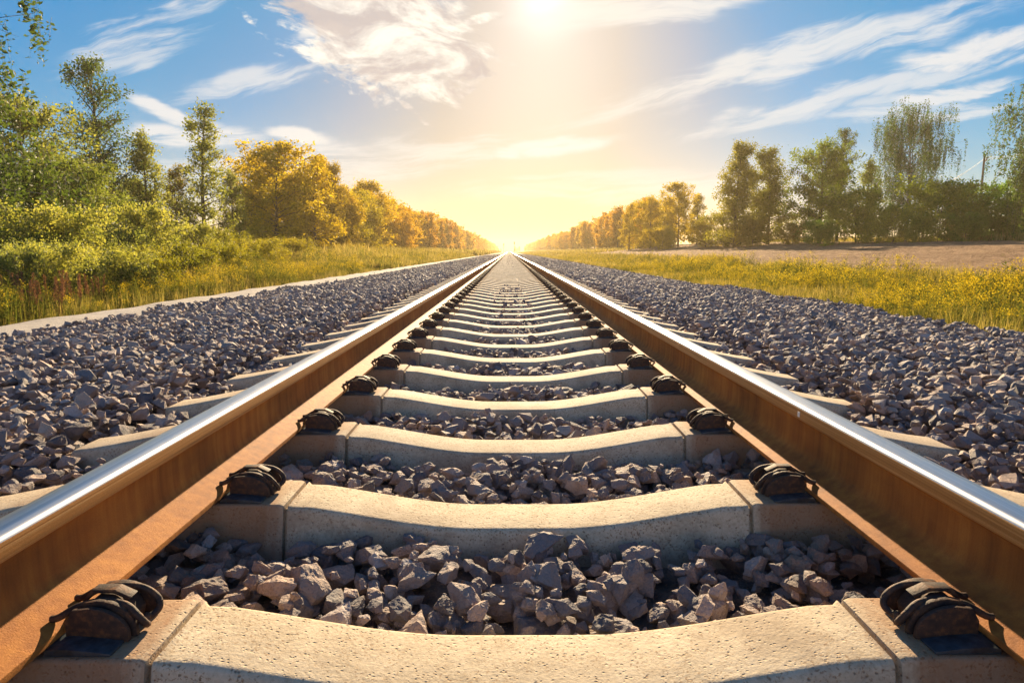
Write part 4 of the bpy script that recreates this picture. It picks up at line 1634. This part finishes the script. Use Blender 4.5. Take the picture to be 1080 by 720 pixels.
# cirrus streaks: a few combed noises shared by all, cut by bent streak masks
def combed(deg, sx, sy, seed):
    p_, q_ = rotd(0.0, 0.25, deg)
    q_ = N.m("ADD", q_, N.m("MULTIPLY", wrp, 0.05))
    return N.noise(N.vec(N.m("MULTIPLY", p_, sx), N.m("MULTIPLY", q_, sy), seed), 1.0, 8, 0.64, 0.5)
comb_a = combed(15, 5.0, 42.0, 1.0)
comb_b = combed(4, 5.0, 46.0, 7.0)
comb_c = combed(-12, 5.0, 42.0, 3.0)
wn = N.n("ShaderNodeTexNoise")
N.put(wn.inputs["Vector"], uv)
wn.inputs["Scale"].default_value = 7.0
wn.inputs["Detail"].default_value = 4.0
wr, wg, _ = N.xyz(wn.outputs["Color"])[0:3]
u = N.m("ADD", u, N.m("MULTIPLY", N.m("SUBTRACT", wr, 0.5), 0.13))
w0 = w
w = N.m("ADD", w, N.m("MULTIPLY", N.m("SUBTRACT", wg, 0.5), 0.050))
def cirrus(cu, cw, deg, ru, rw, amp, comb, lo=0.40, hi=0.68):
    b, p, q = blob(cu, cw, deg, ru, rw)
    nn = add(comb, N.m("MULTIPLY", b, 0.26))
    return N.m("MULTIPLY", N.step(nn, lo + 0.16, hi + 0.18), N.m("MULTIPLY", N.step(b, 0.0, 0.75), amp))
cs = [
    cirrus(0.42, 0.282, 15.5, 0.52, 0.046, 0.85, comb_a, 0.34, 0.62),
    cirrus(0.55, 0.243, 13.5, 0.48, 0.026, 0.75, comb_a, 0.34, 0.62),
    cirrus(0.68, 0.297, 14, 0.18, 0.035, 1.0, comb_a, 0.30, 0.58),
    cirrus(0.66, 0.235, 8, 0.18, 0.022, 0.9, comb_b, 0.34, 0.6),
    cirrus(0.62, 0.205, 5, 0.24, 0.024, 0.8, comb_b),
    cirrus(0.45, 0.205, 10, 0.34, 0.030, 0.6, comb_a),
    cirrus(0.20, 0.357, 8, 0.30, 0.048, 0.9, comb_b, 0.34, 0.62),
    cirrus(0.055, 0.150, 6, 0.14, 0.022, 1.0, comb_b, 0.30, 0.56),
    cirrus(-0.52, 0.325, 20, 0.20, 0.042, 0.85, comb_a),
    cirrus(-0.56, 0.285, 18, 0.18, 0.040, 0.7, comb_a),
    cirrus(-0.375, 0.243, 11, 0.24, 0.036, 0.75, comb_a),
    cirrus(-0.50, 0.205, -15, 0.13, 0.022, 1.0, comb_c, 0.30, 0.56),
    cirrus(-0.48, 0.172, -4, 0.16, 0.028, 0.95, comb_b, 0.30, 0.56),
    cirrus(-0.32, 0.166, -5, 0.09, 0.018, 1.0, comb_b, 0.28, 0.54),
    cirrus(-0.33, 0.135, 3, 0.34, 0.032, 0.8, comb_b),
    cirrus(-0.16, 0.135, 6, 0.32, 0.050, 0.7, comb_b),
    cirrus(-0.76, 0.205, 0, 0.15, 0.028, 0.9, comb_b, 0.30, 0.58),
    cirrus(0.20, 0.10, 2, 0.44, 0.040, 0.5, comb_b),
    cirrus(-0.27, 0.318, 5, 0.06, 0.018, 0.9, comb_b, 0.30, 0.56),
]
cm = cs[0]
for c_ in cs[1:]:
    cm = N.m("MAXIMUM", cm, c_)
cm = N.m("MULTIPLY", cm, front)
c1 = N.m("MULTIPLY", c1, front)
cir_col = N.mix(a3, (5.9, 5.9, 5.9), (7.0, 6.6, 5.9))
shade = N.step(N.noise(N.vec(N.m("MULTIPLY", p, 7.0), N.m("MULTIPLY", q, 16.0), 4.0), 1.0, 8, 0.62, 0.7), 0.40, 0.60)
heap = N.mix(shade, (4.1, 3.55, 3.45), (8.2, 7.7, 6.7))
heap = N.mix(N.m("MULTIPLY", fray2, 0.25), heap, (7.3, 6.6, 5.6))
skyc = N.mix(N.m("MULTIPLY", cm, 0.85), skyc, cir_col)
skyc = N.mix(N.m("MULTIPLY", c1, 0.92), skyc, heap)
N.put(bg.inputs[0], skyc)
bg.inputs[1].default_value = 0.05
world.cycles.sampling_method = "MANUAL"
world.cycles.sample_map_resolution = 256

# ------------------------------------------------------------------ sun
sl = bpy.data.lights.new("sun", "SUN")
sl.energy = 5.0
sl.angle = R(0.5)
sl.color = (1.0, 0.77, 0.48)
so = bpy.data.objects.new("sun", sl)
col.objects.link(so)
so.rotation_euler = SUN.to_track_quat("Z", "Y").to_euler()

sc.view_settings.view_transform = "Standard"
sc.view_settings.look = "None"
sc.view_settings.exposure = 1.54
sc.view_settings.gamma = 1.0
sc.view_settings.use_curve_mapping = False
sc.render.engine = "CYCLES"
sc.cycles.use_denoising = True
sc.cycles.max_bounces = 6
sc.cycles.diffuse_bounces = 3
sc.cycles.glossy_bounces = 3
sc.cycles.transmission_bounces = 4
sc.cycles.volume_bounces = 1
sc.cycles.sample_clamp_indirect = 6
